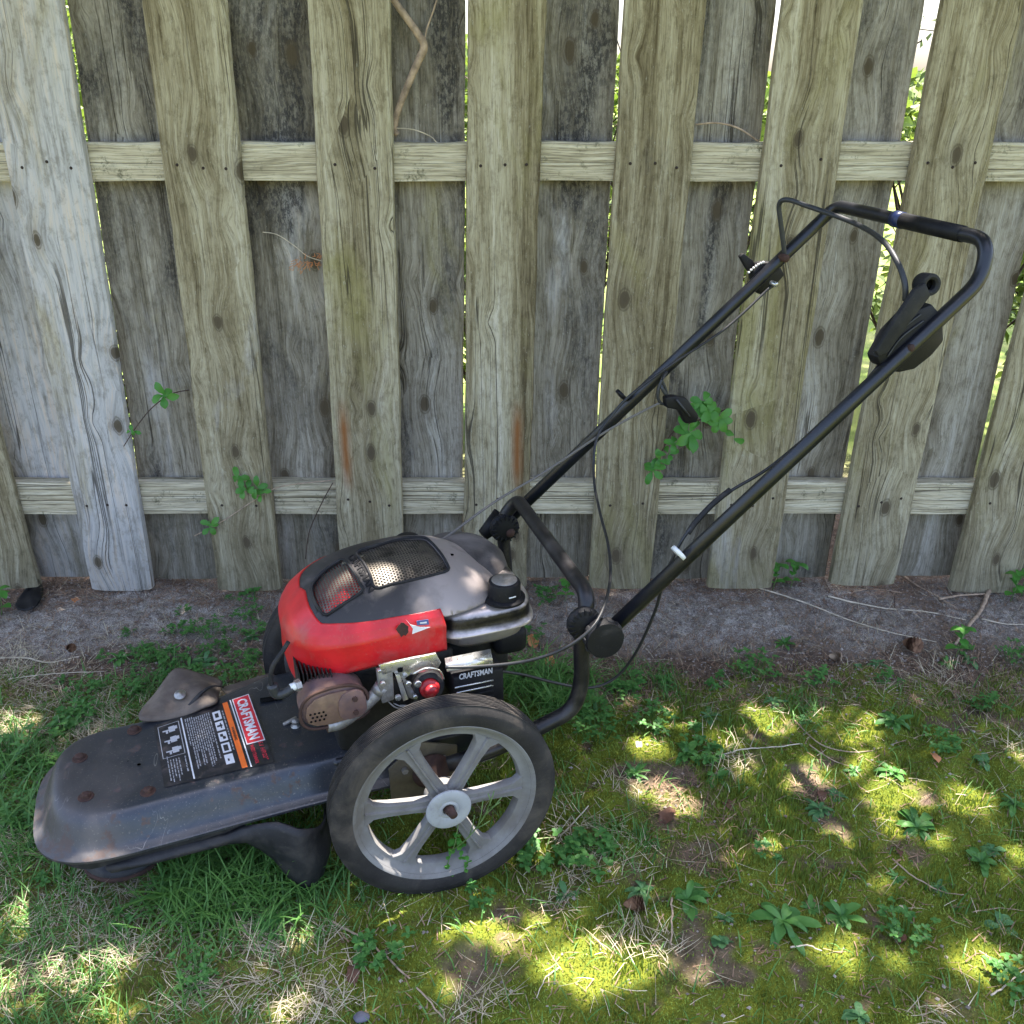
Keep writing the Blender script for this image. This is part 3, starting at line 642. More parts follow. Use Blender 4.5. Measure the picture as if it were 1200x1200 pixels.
# side shield: hangs from the near flange and curls down to the ground before the wheel
sp = [(f_, a_-.028 if f_ > .3 else a_-.028*max(0, (f_-.22)/.08), u_, v_) for (f_, a_, u_, v_) in [(.50, .150, .118, .106), (.45, .152, .120, .104), (.40, .152, .122, .104), (.36, .153, .122, .104), (.325, .155, .124, .104), (.30, .157, .130, .100), (.28, .160, .138, .088), (.262, .162, .142, .066),
      (.248, .166, .144, .040), (.236, .170, .143, .020), (.22, .173, .138, .010), (.205, .172, .130, .012), (.192, .166, .122, .028), (.182, .156, .118, .050), (.174, .140, .116, .062), (.170, .120, .116, .066)]]
V = []; F = []; R_ = 9
for (f, a, ht, hb) in sp:
    for j in range(R_):
        t = j/(R_-1); V.append(Vector((f+.004*math.sin(t*6), a+.012*math.sin(t*2.6)-.004*t+.0015*math.sin(f*120+t*5), ht+(hb-ht)*t)))
for i in range(len(sp)-1):
    for j in range(R_-1): F.append((i*R_+j, (i+1)*R_+j, (i+1)*R_+j+1, i*R_+j+1))
sh = obj('side_shield', (V, F), M['flap'], MOW, True); md = sh.modifiers.new('thickness', 'SOLIDIFY'); md.thickness = .004; md.offset = 0
# far side flap, bent up, with a rivet
ft = [[(156, 846, -.10), (170, 830, -.155), (178, 812, -.19), (190, 798, -.21)], [(188, 845, -.10), (192, 815, -.15), (200, 795, -.19), (206, 782, -.21)], [(218, 836, -.10), (218, 806, -.15), (222, 792, -.19), (226, 784, -.21)],
      [(240, 828, -.10), (240, 805, -.15), (245, 797, -.19), (247, 790, -.21)], [(258, 822, -.10), (255, 810, -.155), (260, 807, -.18), (264, 803, -.20)]]
ft = [[L(x, y, a=a_) for x, y, a_ in r] for r in ft]
V = [Vector(p) for r in ft for p in r]; F = [(i*4+j, (i+1)*4+j, (i+1)*4+j+1, i*4+j+1) for i in range(4) for j in range(3)]
V = [v+Vector((0, 0, .006*math.sin(i*2.1)+.004*math.cos(i*5.3))) for i, v in enumerate(V)]
ff = obj('far_flap', (V, F), M['flap_tan'], MOW, True); ff['label'] = 'dusty tan rubber flap folded up on the far side'
ff.modifiers.new('s', 'SUBSURF').levels = 2; ff.modifiers['s'].render_levels = 2; md = ff.modifiers.new('t', 'SOLIDIFY'); md.thickness = .005
obj('rivet', to_axis(lathe([(0, .004), (.004, .0038), (.0045, .0018), (.0095, .0014), (.0105, 0)], 18), L(211, 814, a=-.137), (.05, .45, 1)), M['steel'], ff)
obj('fold', tube(smooth_path([L(x, y, a=a_) for x, y, a_ in ((222, 828, -.118), (236, 812, -.13), (250, 804, -.14), (263, 806, -.15))], 5), lambda t: .0045*(1.1-t), 8), M['flap'], ff)  # dark strip drawn in for the shaded gap beneath the flap
ff2 = obj('far_flap', box((.245, -.19, .176), (.10, .05, .004), .0015, (.25, -.05, .25)), M['flap_tan'], MOW)
# bolts
for i, (px, py) in enumerate(((93, 886), (100, 931), (157, 854), (173, 926))):
    p = L(px, py, h=.2); p.z = deck_h(p.x)
    g = join(lathe([(0, .0075), (.0045, .0074), (.0072, .006), (.0076, .001), (.0098, .0008), (.0102, -.001)], 6 if i % 2 else 20), lathe([(.0105, .0014), (.0118, .001), (.012, -.001)], 24))
    obj('bolt', move(g, p), M['rust'], MOW, False)
for px, py in ((150, 892), (163, 896)): obj('hole', move(lathe([(0, .0006), (.003 if px > 160 else .001, .0006)], 12), L(px, py, h=.2)+Vector((0, 0, -.0002))), M['blackhole'], deck)
# slot and clip ahead of the engine
p = L(318, 821, h=.2); obj('slot', box((p.x, p.y, deck_h(p.x)+.0006), (.038, .013, .0012), 0, (0, 0, -.1)), M['blackhole'], deck)
p = L(340, 845, h=.205); obj('clip', join(box(p, (.026, .006, .006), .002, (0, .2, .2)), move(lathe([(0, .014), (.006, .013), (.007, .009), (.005, .008), (.005, .004), (.009, .002), (.009, -.003)], 14), L(347, 851, h=.2))), M['steel'], deck)
# --- sticker
lp = [L(180, 848, h=.2035), L(192, 920, h=.2035), L(322, 893, h=.2035), L(293, 813, h=.2035)]
for p in lp: p.z = 0
def lab(u, v, z=0):              # u 0..1 along the reading edge (far -> near), v 0..1 rearwards
    q = (lp[0]*(1-u)+lp[1]*u)*(1-v)+(lp[3]*(1-u)+lp[2]*u)*v
    q.z = deck_h(q.x)+.0012+z; return q
def patch(u0, u1, v0, v1, z, n=6):
    V = [lab(u0+(u1-u0)*i/n, v0+(v1-v0)*j/n, z) for j in range(n+1) for i in range(n+1)]
    return V, [(j*(n+1)+i, j*(n+1)+i+1, (j+1)*(n+1)+i+1, (j+1)*(n+1)+i) for j in range(n) for i in range(n)]
def lab_text(body, u0, u1, v0, v1, z=.0009, bold=.01, shear=0):    # letters' feet at v0, heads at v1
    V, F = text_geo(body, 1, 1, bold, shear); return [lab(u0+(u1-u0)*v.x, v0+(v1-v0)*v.y, z) for v in V], F
dec = obj('decal', patch(0, 1, 0, 1, 0, 10), M['lab_black'], deck)
dec['label'] = 'black warning sticker with red and orange bands'
def dpart(name, g, m): return obj(name, g, M[m], deck, False)
dpart('decal_red_panel', patch(.0, .70, .805, .985, .0004), 'lab_white')
dpart('decal_red_panel', patch(.012, .688, .815, .976, .0007), 'lab_red')
dpart('decal_lettering', lab_text('CRAFTSMAN', .045, .655, .842, .948, .0011, .035), 'lab_white')
dpart('decal_lettering', join(lab_text('5.1 HP/22"', .70, .955, .915, .958, .0006, .02, .25), lab_text('WEEDTRIMMER', .715, .975, .83, .865, .0006, .02)), 'lab_dkred')
dpart('decal_white_line', join(patch(.0, 1, .778, .79, .0004), patch(.02, .98, .262, .276, .0004)), 'lab_white')
dpart('decal_orange_band', patch(.01, .99, .70, .752, .0004), 'lab_orange')
dpart('decal_lettering', lab_text('WARNING', .40, .60, .712, .74, .0007, .02), 'lab_black')
pic = []
for i in range(5): pic.append(patch(.10+i*.165, .235+i*.165, .575, .655, .0004, 2))
dpart('decal_pictogram', join(*pic), 'lab_white')
ink = []
for i, ss in enumerate(([(.25, .75, .25, .7)], [(.4, .6, .15, .8), (.2, .8, .55, .7)], [(.2, .5, .2, .55), (.5, .8, .45, .8)], [(.2, .85, .2, .75)], [(.45, .7, .3, .5)])):
    for (a, b, c_, d) in ss: ink.append(patch(.10+i*.165+.135*a, .10+i*.165+.135*b, .575+.08*c_, .575+.08*d, .0007, 2))
dpart('decal_pictogram', join(*ink), 'lab_black')
pr = []
random.seed(5)
def line(u0, u1, v, hgt=.010):
    u = u0
    while u < u1:
        e = min(u1, u+random.uniform(.02, .07)); 
        k = u
        while k < e: k2 = min(e, k+.0075); pr.append(patch(k, k+(k2-k)*.72, v, v+hgt*random.uniform(.6, 1), .0004, 1)); k = k2
        u = e+.012
ends = [.55, .96, .93, .62, .93, .9, .70, .97, .95, .9, .6, .88]
for k in range(12): line(.06+.02*(k > 3), ends[k]*.9 if k != 3 else .62, .30+k*.0215, .0125)
for k in range(5): line(.62-.06*(k == 0), [.93, .97, .9, .96, .88][k], .085+k*.026-.02, .011)
line(.62, .86, .225, .014); line(.12, .72, .672, .014)
dpart('decal_print', join(*pr), 'lab_grey')
fr = join(patch(.05, .055, .03, .24, .0004, 2), patch(.575, .58, .03, .24, .0004, 2), patch(.05, .58, .03, .036, .0004, 2), patch(.05, .58, .234, .24, .0004, 2))
for i in range(3):
    cu_ = .14+.17*i; fr = join(fr, patch(cu_-.04, cu_+.05, .13, .19, .0004, 1), patch(cu_-.03, cu_+.02, .19, .215, .0004, 1), patch(cu_+.0, cu_+.02, .07, .13, .0004, 1), patch(cu_+.02, cu_+.06, .10, .12, .0004, 1))
dpart('decal_pictogram', fr, 'lab_grey')
# --- trimmer head under the nose
hd = obj('trimmer_head', move(join(lathe([(0, .004), (.040, .004), (.060, .010), (.068, .020), (.069, .026), (.062, .034), (.040, .044), (.034, .09), (.03, .14), (0, .14)], 36)), (.487, -.012, 0)), M['flap'], MOW)
obj('spool_ring', move(lathe([(.0685, .016), (.0715, .018), (.0715, .023), (.0685, .025)], 36), (.487, -.012, 0)), M['rust'], hd)
# --- frame under the engine
fr_ = obj('frame', join(box((.0, 0, .17), (.30, .22, .055), .008), box((-.06, 0, .135), (.16, .2, .02), .004), box((.155, .0, .1), (.02, .2, .10), .004)), M['tube'], MOW)
pl = [L(455, 900, a=.155), L(458, 935, a=.155), L(500, 945, a=.155), L(535, 915, a=.155), L(535, 872, a=.155), L(490, 868, a=.155)]
g = prism([(p.x, p.z) for p in pl], .004, .0008); g = [Vector((v.x, .155+v.z, v.y)) for v in g[0]], g[1]
br = obj('axle_bracket', g, M['olive'], MOW, True, 30)
for px, py in ((474, 902), (520, 888)):
    p = L(px, py, a=.16); obj('bracket_bolt', cyl(p, p+Vector((0, .006, 0)), .0055, 6), M['steel'], br, False)
obj('axle', cyl((.036, -.26, .178), (-.002, .275, .178), .0065, 14), M['rust'], MOW)
for s in (1, -1): obj('axle_boss', to_axis(lathe([(.0, 0), (.030, .0), (.033, .006), (.024, .012), (.012, .028), (0, .028)], 24), (0, s*.16, .178), (0, s, 0)), M['rust'], MOW)

# --- wheels
TR = .180
def wheel():
    prof = []
    for (r, z) in [(.139, -.016), (.142, -.0185), (.150, -.0215), (.162, -.0225), (.170, -.021), (.1755, -.017)]: prof.append((r, z))
    for k in range(9):                                       # circumferential tread ribs
        z = -.0150+.030*k/8; prof += [(.1778, z-.0011), (.1798, z-.0009), (.1800, z+.0006), (.1778, z+.0010)]
    for (r, z) in [(.1755, .017), (.170, .021), (.162, .0225), (.150, .0215), (.142, .0185), (.139, .016), (.137, 0)]: prof.append((r, z))
    g = lathe(prof, 96, True)
    V, F = g; m = len(prof)
    for i in range(96):
        for k in range(m):
            v = V[i*m+k]
            if v.xy.length > .1788: v.xy *= 1-.0022*((i*7+k*3) % 5 == 0)      # broken ribs
    ty = obj('tyre', (V, F), M['rubber'], None, True, 42)
    rp = [(.1470, .0165), (.1475, .0190), (.1455, .0205), (.1410, .0190), (.1365, .0120), (.1290, .0095), (.1245, .0085), (.1235, .0060), (.1215, -.006), (.123, -.009), (.137, -.0185), (.1435, -.0185), (.1435, 0)]
    rg = lathe(rp, 96, True)
    rim = obj('rim', rg, M['rim'], None, True, 45)
    sp_ = []
    for q in range(6):
        a = math.radians(60*q-4); V = []; F = []
        st = [(.026, .0130, .016, .004), (.05, .0110, .0150, .001), (.09, .0115, .0125, -.002), (.112, .0145, .0105, -.003), (.1255, .0265, .0095, -.004)]
        for (r, hw, zt, zb) in st:
            for (y, z) in ((-hw, zb), (-hw, zt-.003), (-hw+.002, zt), (-.0022, zt), (-.0012, zt+.0035), (.0012, zt+.0035), (.0022, zt), (hw-.002, zt), (hw, zt-.003), (hw, zb)):
                V.append(Vector((r*math.cos(a)-y*math.sin(a), r*math.sin(a)+y*math.cos(a), z)))
        for i in range(4):
            for k in range(10): F.append((i*10+k, i*10+(k+1) % 10, (i+1)*10+(k+1) % 10, (i+1)*10+k))
        F += [tuple(range(10))[::-1], tuple(range(40, 50))]
        sp_.append(obj('spoke', (V, F), M['rim'], None, True, 35))
    hub = obj('hub', lathe([(.030, -.012), (.031, .004), (.028, .014), (.022, .020), (.022, .024)], 40), M['rim'], None, True, 40)
    capg = lathe([(.0095, .022), (.0095, .030), (.012, .0315), (.016, .0305), (.0185, .0318), (.033, .0318), (.0355, .0305), (.036, .0285), (.034, .0255), (.020, .0235)], 48)
    cap = obj('hub_cap', capg, M['hubcap'], None, True, 30)
    bo = obj('axle_nut', join(lathe([(.0092, .0225), (.0092, .027), (.007, .028), (.007, .036), (.0055, .0372), (0, .0375)], 6), lathe([(.0042, .036), (.0042, .042), (.003, .0432), (0, .0435)], 14)), M['rust'], None, False)
    return [ty, rim]+sp_+[hub, cap, bo]
parts = wheel()
def mount(objs, a, toe, sgn):
    wh = empty('wheel', (0 if sgn > 0 else .034, a, .178), 0, MOW); wh.rotation_euler = (-math.pi/2 if sgn > 0 else math.pi/2, 0, 0)
    wh.rotation_euler = (Matrix.Rotation(toe, 3, 'Z') @ Euler(wh.rotation_euler).to_matrix()).to_euler()
    for o in objs: o.parent = wh
    return wh
nearw = mount(parts, .23, math.radians(-2.5), 1)
farw = mount([p.copy() for p in parts], -.24, math.radians(-3), -1)
for o in farw.children: COL.objects.link(o)
tr = [p for p in nearw.children]
# --- engine block and cooling fins
eng = obj('engine_block', join(box((.035, .0, .28), (.20, .20, .16), .012), box((-.10, .0, .32), (.14, .15, .1), .01), cyl((0.0, 0, .19), (0, 0, .26), .085, 28)), M['grease'], MOW)
for k in range(9):
    f = .197-.004*k; obj('cooling_fin', box((.150+.0058*k-.01, .085-.0095*k*.2, .335), (.0022, .085, .085), .0005), M['grease'], MOW, False)
# --- cowl: a shell given in plan angle and radius
CC = (.012, .0)
def half(th):
    c, s = math.cos(th), math.sin(th)
    return (.176 if c > 0 else .172), (.128 if s > 0 else .138)
def plan(th, r):
    c, s = math.cos(th), math.sin(th); lf, la = half(th); n = 2.9
    return CC[0]+lf*math.copysign(abs(c)**(2/n), c)*r, CC[1]+la*math.copysign(abs(s)**(2/n), s)*r
def rad(f, a):
    x = f-CC[0]; y = a-CC[1]; lf = .176 if x > 0 else .172; la = .128 if y > 0 else .138
    return ((abs(x)/lf)**2.9+(abs(y)/la)**2.9)**(1/2.9)
def dome(f, a):
    r = min(rad(f, a), 1); base = .434-.10*max(0, f-.03)**1.1*1.0
    return base + (.507-base-.10*max(0, f+.03)**1.2-.05*max(0, -.07-f))*(1-r**2.1)**.85
def S(px, py):                        # photo pixel -> point on the dome (or the closest the line of sight comes to it)
    d = ray(px, py); o = CE-M0; dl = np.array([d@FW, d@AX, d@UP]); ol_ = np.array([o@FW, o@AX, o@UP]); t = 1.0; best = (9, None)
    while t < 2.4:
        p = ol_+dl*t; r = rad(p[0], p[1]); m = max(0, r-.985)*.15 + max(0, p[2]-dome(p[0], p[1]))
        if m < best[0]: best = (m, p)
        if m <= 0: break
        t += .0015
    p = best[1]; r = rad(p[0], p[1])
    if r > .985: p = np.array([CC[0]+(p[0]-CC[0])*.985/r, CC[1]+(p[1]-CC[1])*.985/r, p[2]])
    return Vector((p[0], p[1], dome(p[0], p[1])))
def angle_of(p):
    x = (p.x-CC[0]); y = (p.y-CC[1]); lf = .176 if x > 0 else .172; la = .128 if y > 0 else .138
    n = 2.9; return math.atan2(math.copysign((abs(y)/la)**(n/2), y), math.copysign((abs(x)/lf)**(n/2), x))
band = []
for px, py in ((352, 692), (357, 690), (360, 703), (366, 718), (377, 732), (400, 733), (430, 730), (460, 726), (490, 721), (510, 716)):
    p = S(px, py)
    if p: band.append((angle_of(p), rad(p.x, p.y)))
band.sort()
def rband(th):
    if th <= band[0][0]: return band[0][1]
    for (a, r), (b, q) in zip(band, band[1:]):
        if th <= b: return r+(q-r)*(th-a)/(b-a+1e-9)
    return band[-1][1]
TH1 = None
for k in range(400):                 # where the red shell ends on the near side
    th = math.pi/2*k/400+math.pi/2*.5
    if plan(th, 1)[0] < -.040: TH1 = th; break
TH0 = -math.radians(80)
N = 90; V = []; F = []
walls = [(1.0, 0), (1.018, -.004), (1.036, -.010), (1.0365, -.013), (1.030, -.032), (1.036, -.050), (1.030, -.055)]
rows = 9
for i in range(N+1):
    th = TH0+(TH1-TH0)*i/N; rb = rband(th); nose = max(0, math.cos(th))**2
    for j in range(rows):
        r = rb+(1-rb)*(j/rows); f, a = plan(th, r); V.append(Vector((f, a, dome(f, a)+.0022)))
    f1, a1 = plan(th, 1); hz = dome(f1, a1)
    drop = 1+.45*nose + .35*max(0, 1-abs(th-.55)/.5)
    for (r, dz) in walls:
        f, a = plan(th, r); V.append(Vector((f, a, hz+dz*drop)))
KK = rows+len(walls)
for i in range(N):
    for j in range(KK-1): F.append((i*KK+j, i*KK+j+1, (i+1)*KK+j+1, (i+1)*KK+j))
shroud = obj('red_shroud', (V, F), M['red'], MOW, True, 24); md = shroud.modifiers.new('t', 'SOLIDIFY'); md.thickness = .003; md.offset = -1
# black and silver top with its two screen openings cut out
def polyS(pts): return [S(*p) for p in pts]
G1 = polyS([(367, 684), (366, 697), (371, 710), (380, 721), (392, 716), (424, 695), (421, 684), (413, 669), (403, 657), (394, 660), (380, 670)])
G2 = polyS([(418, 648), (426, 660), (434, 675), (440, 690), (460, 686), (480, 682), (505, 676), (525, 670), (523, 660), (515, 647), (506, 637), (497, 631), (480, 631), (462, 633), (440, 640)])
def inside(p, poly):
    c = False; n = len(poly)
    for i in range(n):
        a, b = poly[i], poly[i-1]
        if (a.y > p[1]) != (b.y > p[1]) and p[0] < (b.x-a.x)*(p[1]-a.y)/(b.y-a.y)+a.x: c = not c
    return c
def dense(poly, n=3, closed=True):
    P = poly; out = []; m = len(P)
    for i in range(m):
        p0, p1, p2, p3 = P[i-1], P[i], P[(i+1) % m], P[(i+2) % m]
        for k in range(n):
            t = k/n; out.append(.5*((2*p1)+(p2-p0)*t+(2*p0-5*p1+4*p2-p3)*t*t+(3*p1-p0-3*p2+p3)*t**3))
    return out
G1d, G2d = dense(G1), dense(G2)
def surf_patch(outer, holes=(), step=.009, lift=0., rmax=None):
    """triangulated piece of the dome inside `outer`, minus holes"""
    pts = [Vector((p[0], p[1])) for p in outer]; edges = [(i, (i+1) % len(outer)) for i in range(len(outer))]
    for h in holes:
        b = len(pts); pts += [Vector((p[0], p[1])) for p in h]; edges += [(b+i, b+(i+1) % len(h)) for i in range(len(h))]
    x0 = min(p.x for p in pts); x1 = max(p.x for p in pts); y0 = min(p.y for p in pts); y1 = max(p.y for p in pts)
    ov = [Vector((p[0], p[1], 0)) for p in outer]; y = y0+step/2
    while y < y1:
        x = x0+step/2
        while x < x1:
            if inside((x, y), ov) and not any(inside((x, y), h) for h in holes): pts.append(Vector((x, y)))
            x += step
        y += step
    vs, es, fs, *_ = delaunay_2d_cdt(pts, edges, [], 0, 1e-6)
    F = []
    for f in fs:
        c = sum((vs[i] for i in f), Vector((0, 0)))/len(f)
        if inside(c, ov) and not any(inside(c, h) for h in holes): F.append(list(f))
    return [Vector((v.x, v.y, dome(v.x, v.y)+lift)) for v in vs], F
ring = [Vector((*plan(2*math.pi*i/96, min(.995, (rband(2*math.pi*i/96 if i <= 48 else 2*math.pi*i/96-2*math.pi)+.02) if (TH0 < (2*math.pi*i/96 if i <= 48 else 2*math.pi*i/96-2*math.pi) < TH1) else .995)), 0)) for i in range(96)]
V, F = surf_patch(ring, (G1d, G2d), .0055, .0008)
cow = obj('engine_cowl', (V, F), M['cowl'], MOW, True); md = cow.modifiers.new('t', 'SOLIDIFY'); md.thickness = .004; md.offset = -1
# raised rims and the screens just below them
for nm, G in (('screen_rim', G1d), ('screen_rim', G2d)):
    pth = [Vector((p.x, p.y, dome(p.x, p.y)+.0016)) for p in G]; obj(nm, tube(pth+[pth[0], pth[1]], .0024, 6, False), M['plastic_dusty'], cow)
for G in (G1d, G2d): obj('screen', surf_patch(G, (), .008, -.0035), M['screen'], cow)
obj('fan_drum', move(lathe([(0, .448), (.05, .452), (.075, .455), (.078, .45), (.08, .40), (0, .40)], 32), (-.01, -.03, 0)), M['grease'], cow)
obj('inner_shroud', surf_patch([Vector((.055+.11*math.cos(2*math.pi*i/32), .01+.09*math.sin(2*math.pi*i/32), 0)) for i in range(32) if math.cos(2*math.pi*i/32) > -.1], (), .02, -.03), M['red'], cow)
obj('inner_guard', surf_patch([Vector((-.03+.11*math.cos(2*math.pi*i/32), 0+.105*math.sin(2*math.pi*i/32), 0)) for i in range(32)], (), .02, -.036), M['screen_under'], cow)
# strip of raised letters between the screens
pA, pB, pC, pD = S(407, 655), S(432, 697), S(439, 693), S(415, 650)
V, F = text_geo('CRAFTSMAN', 1, 1, .03); V = [(pA*(1-v.x)+pB*v.x)*(1-v.y)+(pD*(1-v.x)+pC*v.x)*v.y for v in V]
V = [Vector((v.x, v.y, dome(v.x, v.y)+.0024)) for v in V]
lt = obj('cowl_lettering', (V, F), M['plastic'], cow, False); md = lt.modifiers.new('t', 'SOLIDIFY'); md.thickness = .0018; md.offset = -1
# starter housing, cap, sprayed hole
st_ = lathe([(0, .477), (.03, .476), (.055, .468), (.072, .45), (.08, .42), (.082, .36), (0, .36)], 40)
st_ = [Vector((v.x*1.15, v.y*1.25, v.z)) for v in st_[0]], st_[1]
obj('starter_housing', move(st_, (-.120, -.055, -.012)), M['housing'], MOW)
p = S(480, 632); obj('oil_filler_cap', move(lathe([(.018, 0), (.0205, .004), (.0205, .014), (.019, .020), (.012, .023), (0, .0235)], 20), (p.x-.004, p.y-.030, .472)), M['plastic'], MOW, True, 30)
p = S(529, 651); obj('cowl_hole', move(lathe([(0, .0012), (.0042, .0012)], 14), p), M['blackhole'], cow)
# --- fuel tank: rounded slab behind the shroud, seam flange round it
def slab(f0, f1, a0, a1, prof, n=4.2, K=80):
    V = []; F = []; cf, ca = (f0+f1)/2, (a0+a1)/2
    for off, h in prof:
        for k in range(K):
            t = 2*math.pi*k/K; c, s = math.cos(t), math.sin(t)
            V.append(Vector((cf+((f1-f0)/2+off)*math.copysign(abs(c)**(2/n), c), ca+((a1-a0)/2+off)*math.copysign(abs(s)**(2/n), s), h)))
    for i in range(len(prof)-1):
        for k in range(K): F.append((i*K+k, i*K+(k+1) % K, (i+1)*K+(k+1) % K, (i+1)*K+k))
    F += [tuple(range(K)), tuple(range((len(prof)-1)*K, len(prof)*K))[::-1]]
    return V, F
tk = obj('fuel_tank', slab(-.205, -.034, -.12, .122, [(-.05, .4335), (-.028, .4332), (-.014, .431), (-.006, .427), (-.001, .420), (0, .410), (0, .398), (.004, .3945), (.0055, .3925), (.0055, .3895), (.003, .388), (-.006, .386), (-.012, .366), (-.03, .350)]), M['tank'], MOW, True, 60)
obj('tank_foot', box((-.165, .06, .345), (.06, .08, .05), .014), M['plastic'], MOW)
p = L(591, 693, h=.447)
ck = obj('fuel_cap', move(lathe([(.0335, -.006), (.034, -.002), (.030, .000), (.0265, .001), (.0265, .022), (.0250, .0265), (.021, .0285), (.018, .0278), (0, .0285)], 40), (p.x, p.y, .440)), M['plastic'], MOW, True, 30)
obj('cap_top', move(lathe([(0, .0012), (.0205, .0010), (.021, 0)], 32), (p.x, p.y, .4680)), M['steel'], ck)
obj('cap_mark', box((p.x-.004, p.y+.0262, .449), (.012, .0012, .002), 0, (0, 0, .1)), M['lab_white'], ck)
# --- sticker on the shroud
for poly, mt, dz in (([(476, 722), (481, 728), (493, 731), (504, 731), (494, 735), (483, 739), (484, 733)], 'lab_white', 0), ([(488, 724), (502, 722), (503, 728), (489, 729)], 'lab_blue', -.0004), ([(492, 725.5), (500, 724.5), (500.3, 726.2), (492.3, 727)], 'lab_white', .0002)):
    pl_ = [L(x, y+4, a=.1352) for x, y in poly]; g = prism([(p.x, p.z) for p in pl_], .0008); obj('shroud_emblem', ([Vector((v.x, .1345+dz+v.z, v.y)) for v in g[0]], g[1]), M[mt], shroud, False)
pl_ = [L(x, y, a=.1352) for x, y in [(472+6.5*math.cos(k*.45)*(1+.2*math.sin(k*2.)), 738+8*math.sin(k*.45)*(1+.2*math.cos(k*3.))) for k in range(14)]]; g = prism([(p.x, p.z) for p in pl_], .0006); obj('burnt_spot', ([Vector((v.x, .1340+v.z, v.y)) for v in g[0]], g[1]), M['rust'], shroud, False)
# --- muffler
def blockpx(c, s, b, m, name, rot=None, par=MOW, sm=True): return obj(name, box(c, s, b, rot), m, par, sm, 40)
mc = L(389, 818, a=.135)
mp = [(-.052, -.018), (-.05, .010), (-.040, .024), (-.020, .032), (.010, .032), (.034, .026), (.048, .012), (.052, -.008), (.048, -.024), (.034, -.034), (.01, -.036), (-.02, -.034), (-.042, -.030)]
g = prism(mp, .05, .010); rotm = Matrix.Translation(mc+Vector((0, .02, 0))) @ Matrix.Rotation(math.radians(90), 4, 'X') @ Matrix.Rotation(math.radians(0), 4, 'Z')
mf = obj('muffler', xf(g, rotm), M['muffler'], MOW, True, 35)
g = prism([(x*.86-.0, z*.8-.001) for x, z in mp], .004, .0015); fr0 = Matrix.Translation(mc+Vector((0, .0245, 0))) @ Matrix.Rotation(math.radians(90), 4, 'X')
rimp = [mc+Vector((x*1.0, .0205, z*1.0)) for x, z in mp]; obj('muffler_seam', tube(smooth_path(rimp+rimp[:2], 3), .0028, 6, False), M['rust'], mf)
mcov = obj('muffler_plate', xf(g, fr0), M['muffler_tan'], mf, True, 35)
g = prism([(x*.42-.026, z*.75) for x, z in mp], .006, .002); obj('muffler_plate', xf(g, Matrix.Translation(mc+Vector((0, .0275, 0))) @ Matrix.Rotation(math.radians(90), 4, 'X')), M['muffler'], mf, True, 35)
for i in range(12):
    x = .018+.0065*(i % 4)-.003*(i//4 % 2); z = -.004-.0065*(i//4)
    obj('muffler_hole', cyl(mc+Vector((x, .0250, z)), mc+Vector((x, .0256, z)), .0018, 8), M['blackhole'], mf, False)
for (x, z) in ((-.03, .010), (-.03, -.014)): obj('muffler_screw', cyl(mc+Vector((x, .027, z)), mc+Vector((x, .032, z)), .0042, 6), M['rust'], mf, False)
obj('muffler_bracket', box(mc+Vector((.0, .01, -.042)), (.03, .02, .014), .003), M['rust'], mf)
# --- intake tube, carburettor cluster
tp = [L(384, 850, a=.15), L(400, 846, a=.15), L(425, 828, a=.15), L(447, 806, a=.15), L(452, 790, a=.14)]
obj('intake_tube', tube(smooth_path(tp, 5), .0105, 16), M['cast'], MOW)
obj('intake_clamp', tube([L(443, 812, a=.15), L(449, 803, a=.15)], .0125, 16), M['steel'], MOW)
def plate(px, a, th, m, name, par=None, b=.0006):
    pl_ = [L(x, y, a=a) for x, y in px]; g = prism([(p.x, p.z) for p in pl_], th, b)
    return obj(name, ([Vector((v.x, a+v.z, v.y)) for v in g[0]], g[1]), M[m], par or MOW, True, 30)
cb = plate([(443, 778), (470, 772), (510, 764), (516, 775), (512, 783), (480, 789), (470, 796), (460, 786), (447, 790)], .158, .004, 'zinc', 'control_plate')
plate([(466, 783), (472, 782), (472, 787), (466, 788)], .1628, .0006, 'blackhole', 'plate_hole', cb, 0)
plate([(440, 782), (458, 780), (460, 815), (446, 820), (442, 800)], .150, .012, 'cast', 'carburettor_body', None, .002)
plate([(455, 790), (470, 795), (482, 800), (480, 822), (462, 826), (456, 812)], .140, .012, 'grease', 'carburettor_body', None, .002)
plate([(463, 790), (468, 790), (478, 818), (472, 820)], .163, .004, 'zinc', 'throttle_arm')
plate([(470, 792), (476, 796), (486, 812), (484, 818), (478, 816)], .160, .004, 'steel', 'throttle_arm')
for px, py, r in ((466, 816, .005), (478, 800, .0045), (489, 800, .006), (486, 815, .004), (448, 800, .004), (444, 785, .003)):
    p = L(px, py, a=.166); obj('linkage_screw', cyl(p, p+Vector((0, .006, 0)), r, 10, .0008), M['zinc'], MOW, True, 30)
p = L(503, 806, a=.165)
pb = obj('primer_housing', to_axis(lathe([(.026, -.03), (.026, -.004), (.023, 0), (.017, .001), (.0165, -.003), (0, -.003)], 28), p, (0, 1, .15)), M['plastic_dusty'], MOW, True, 30)
obj('primer_bulb', to_axis(lathe([(.0155, -.003), (.0160, .003), (.0145, .0065), (.0100, .0075), (.0095, .013), (.0075, .0160), (0, .0170)], 28), p, (0, 1, .15)), M['primer'], pb, True, 60)
for k in range(4):
    obj('spring_wire', tube(smooth_path([L(455+6*k, 822+2*k, a=.15), L(466+7*k, 830-2*k, a=.158), L(484+4*k, 826-5*k, a=.15), L(494, 815-6*k, a=.155)], 5), .0012, 6), M['steel'], MOW)
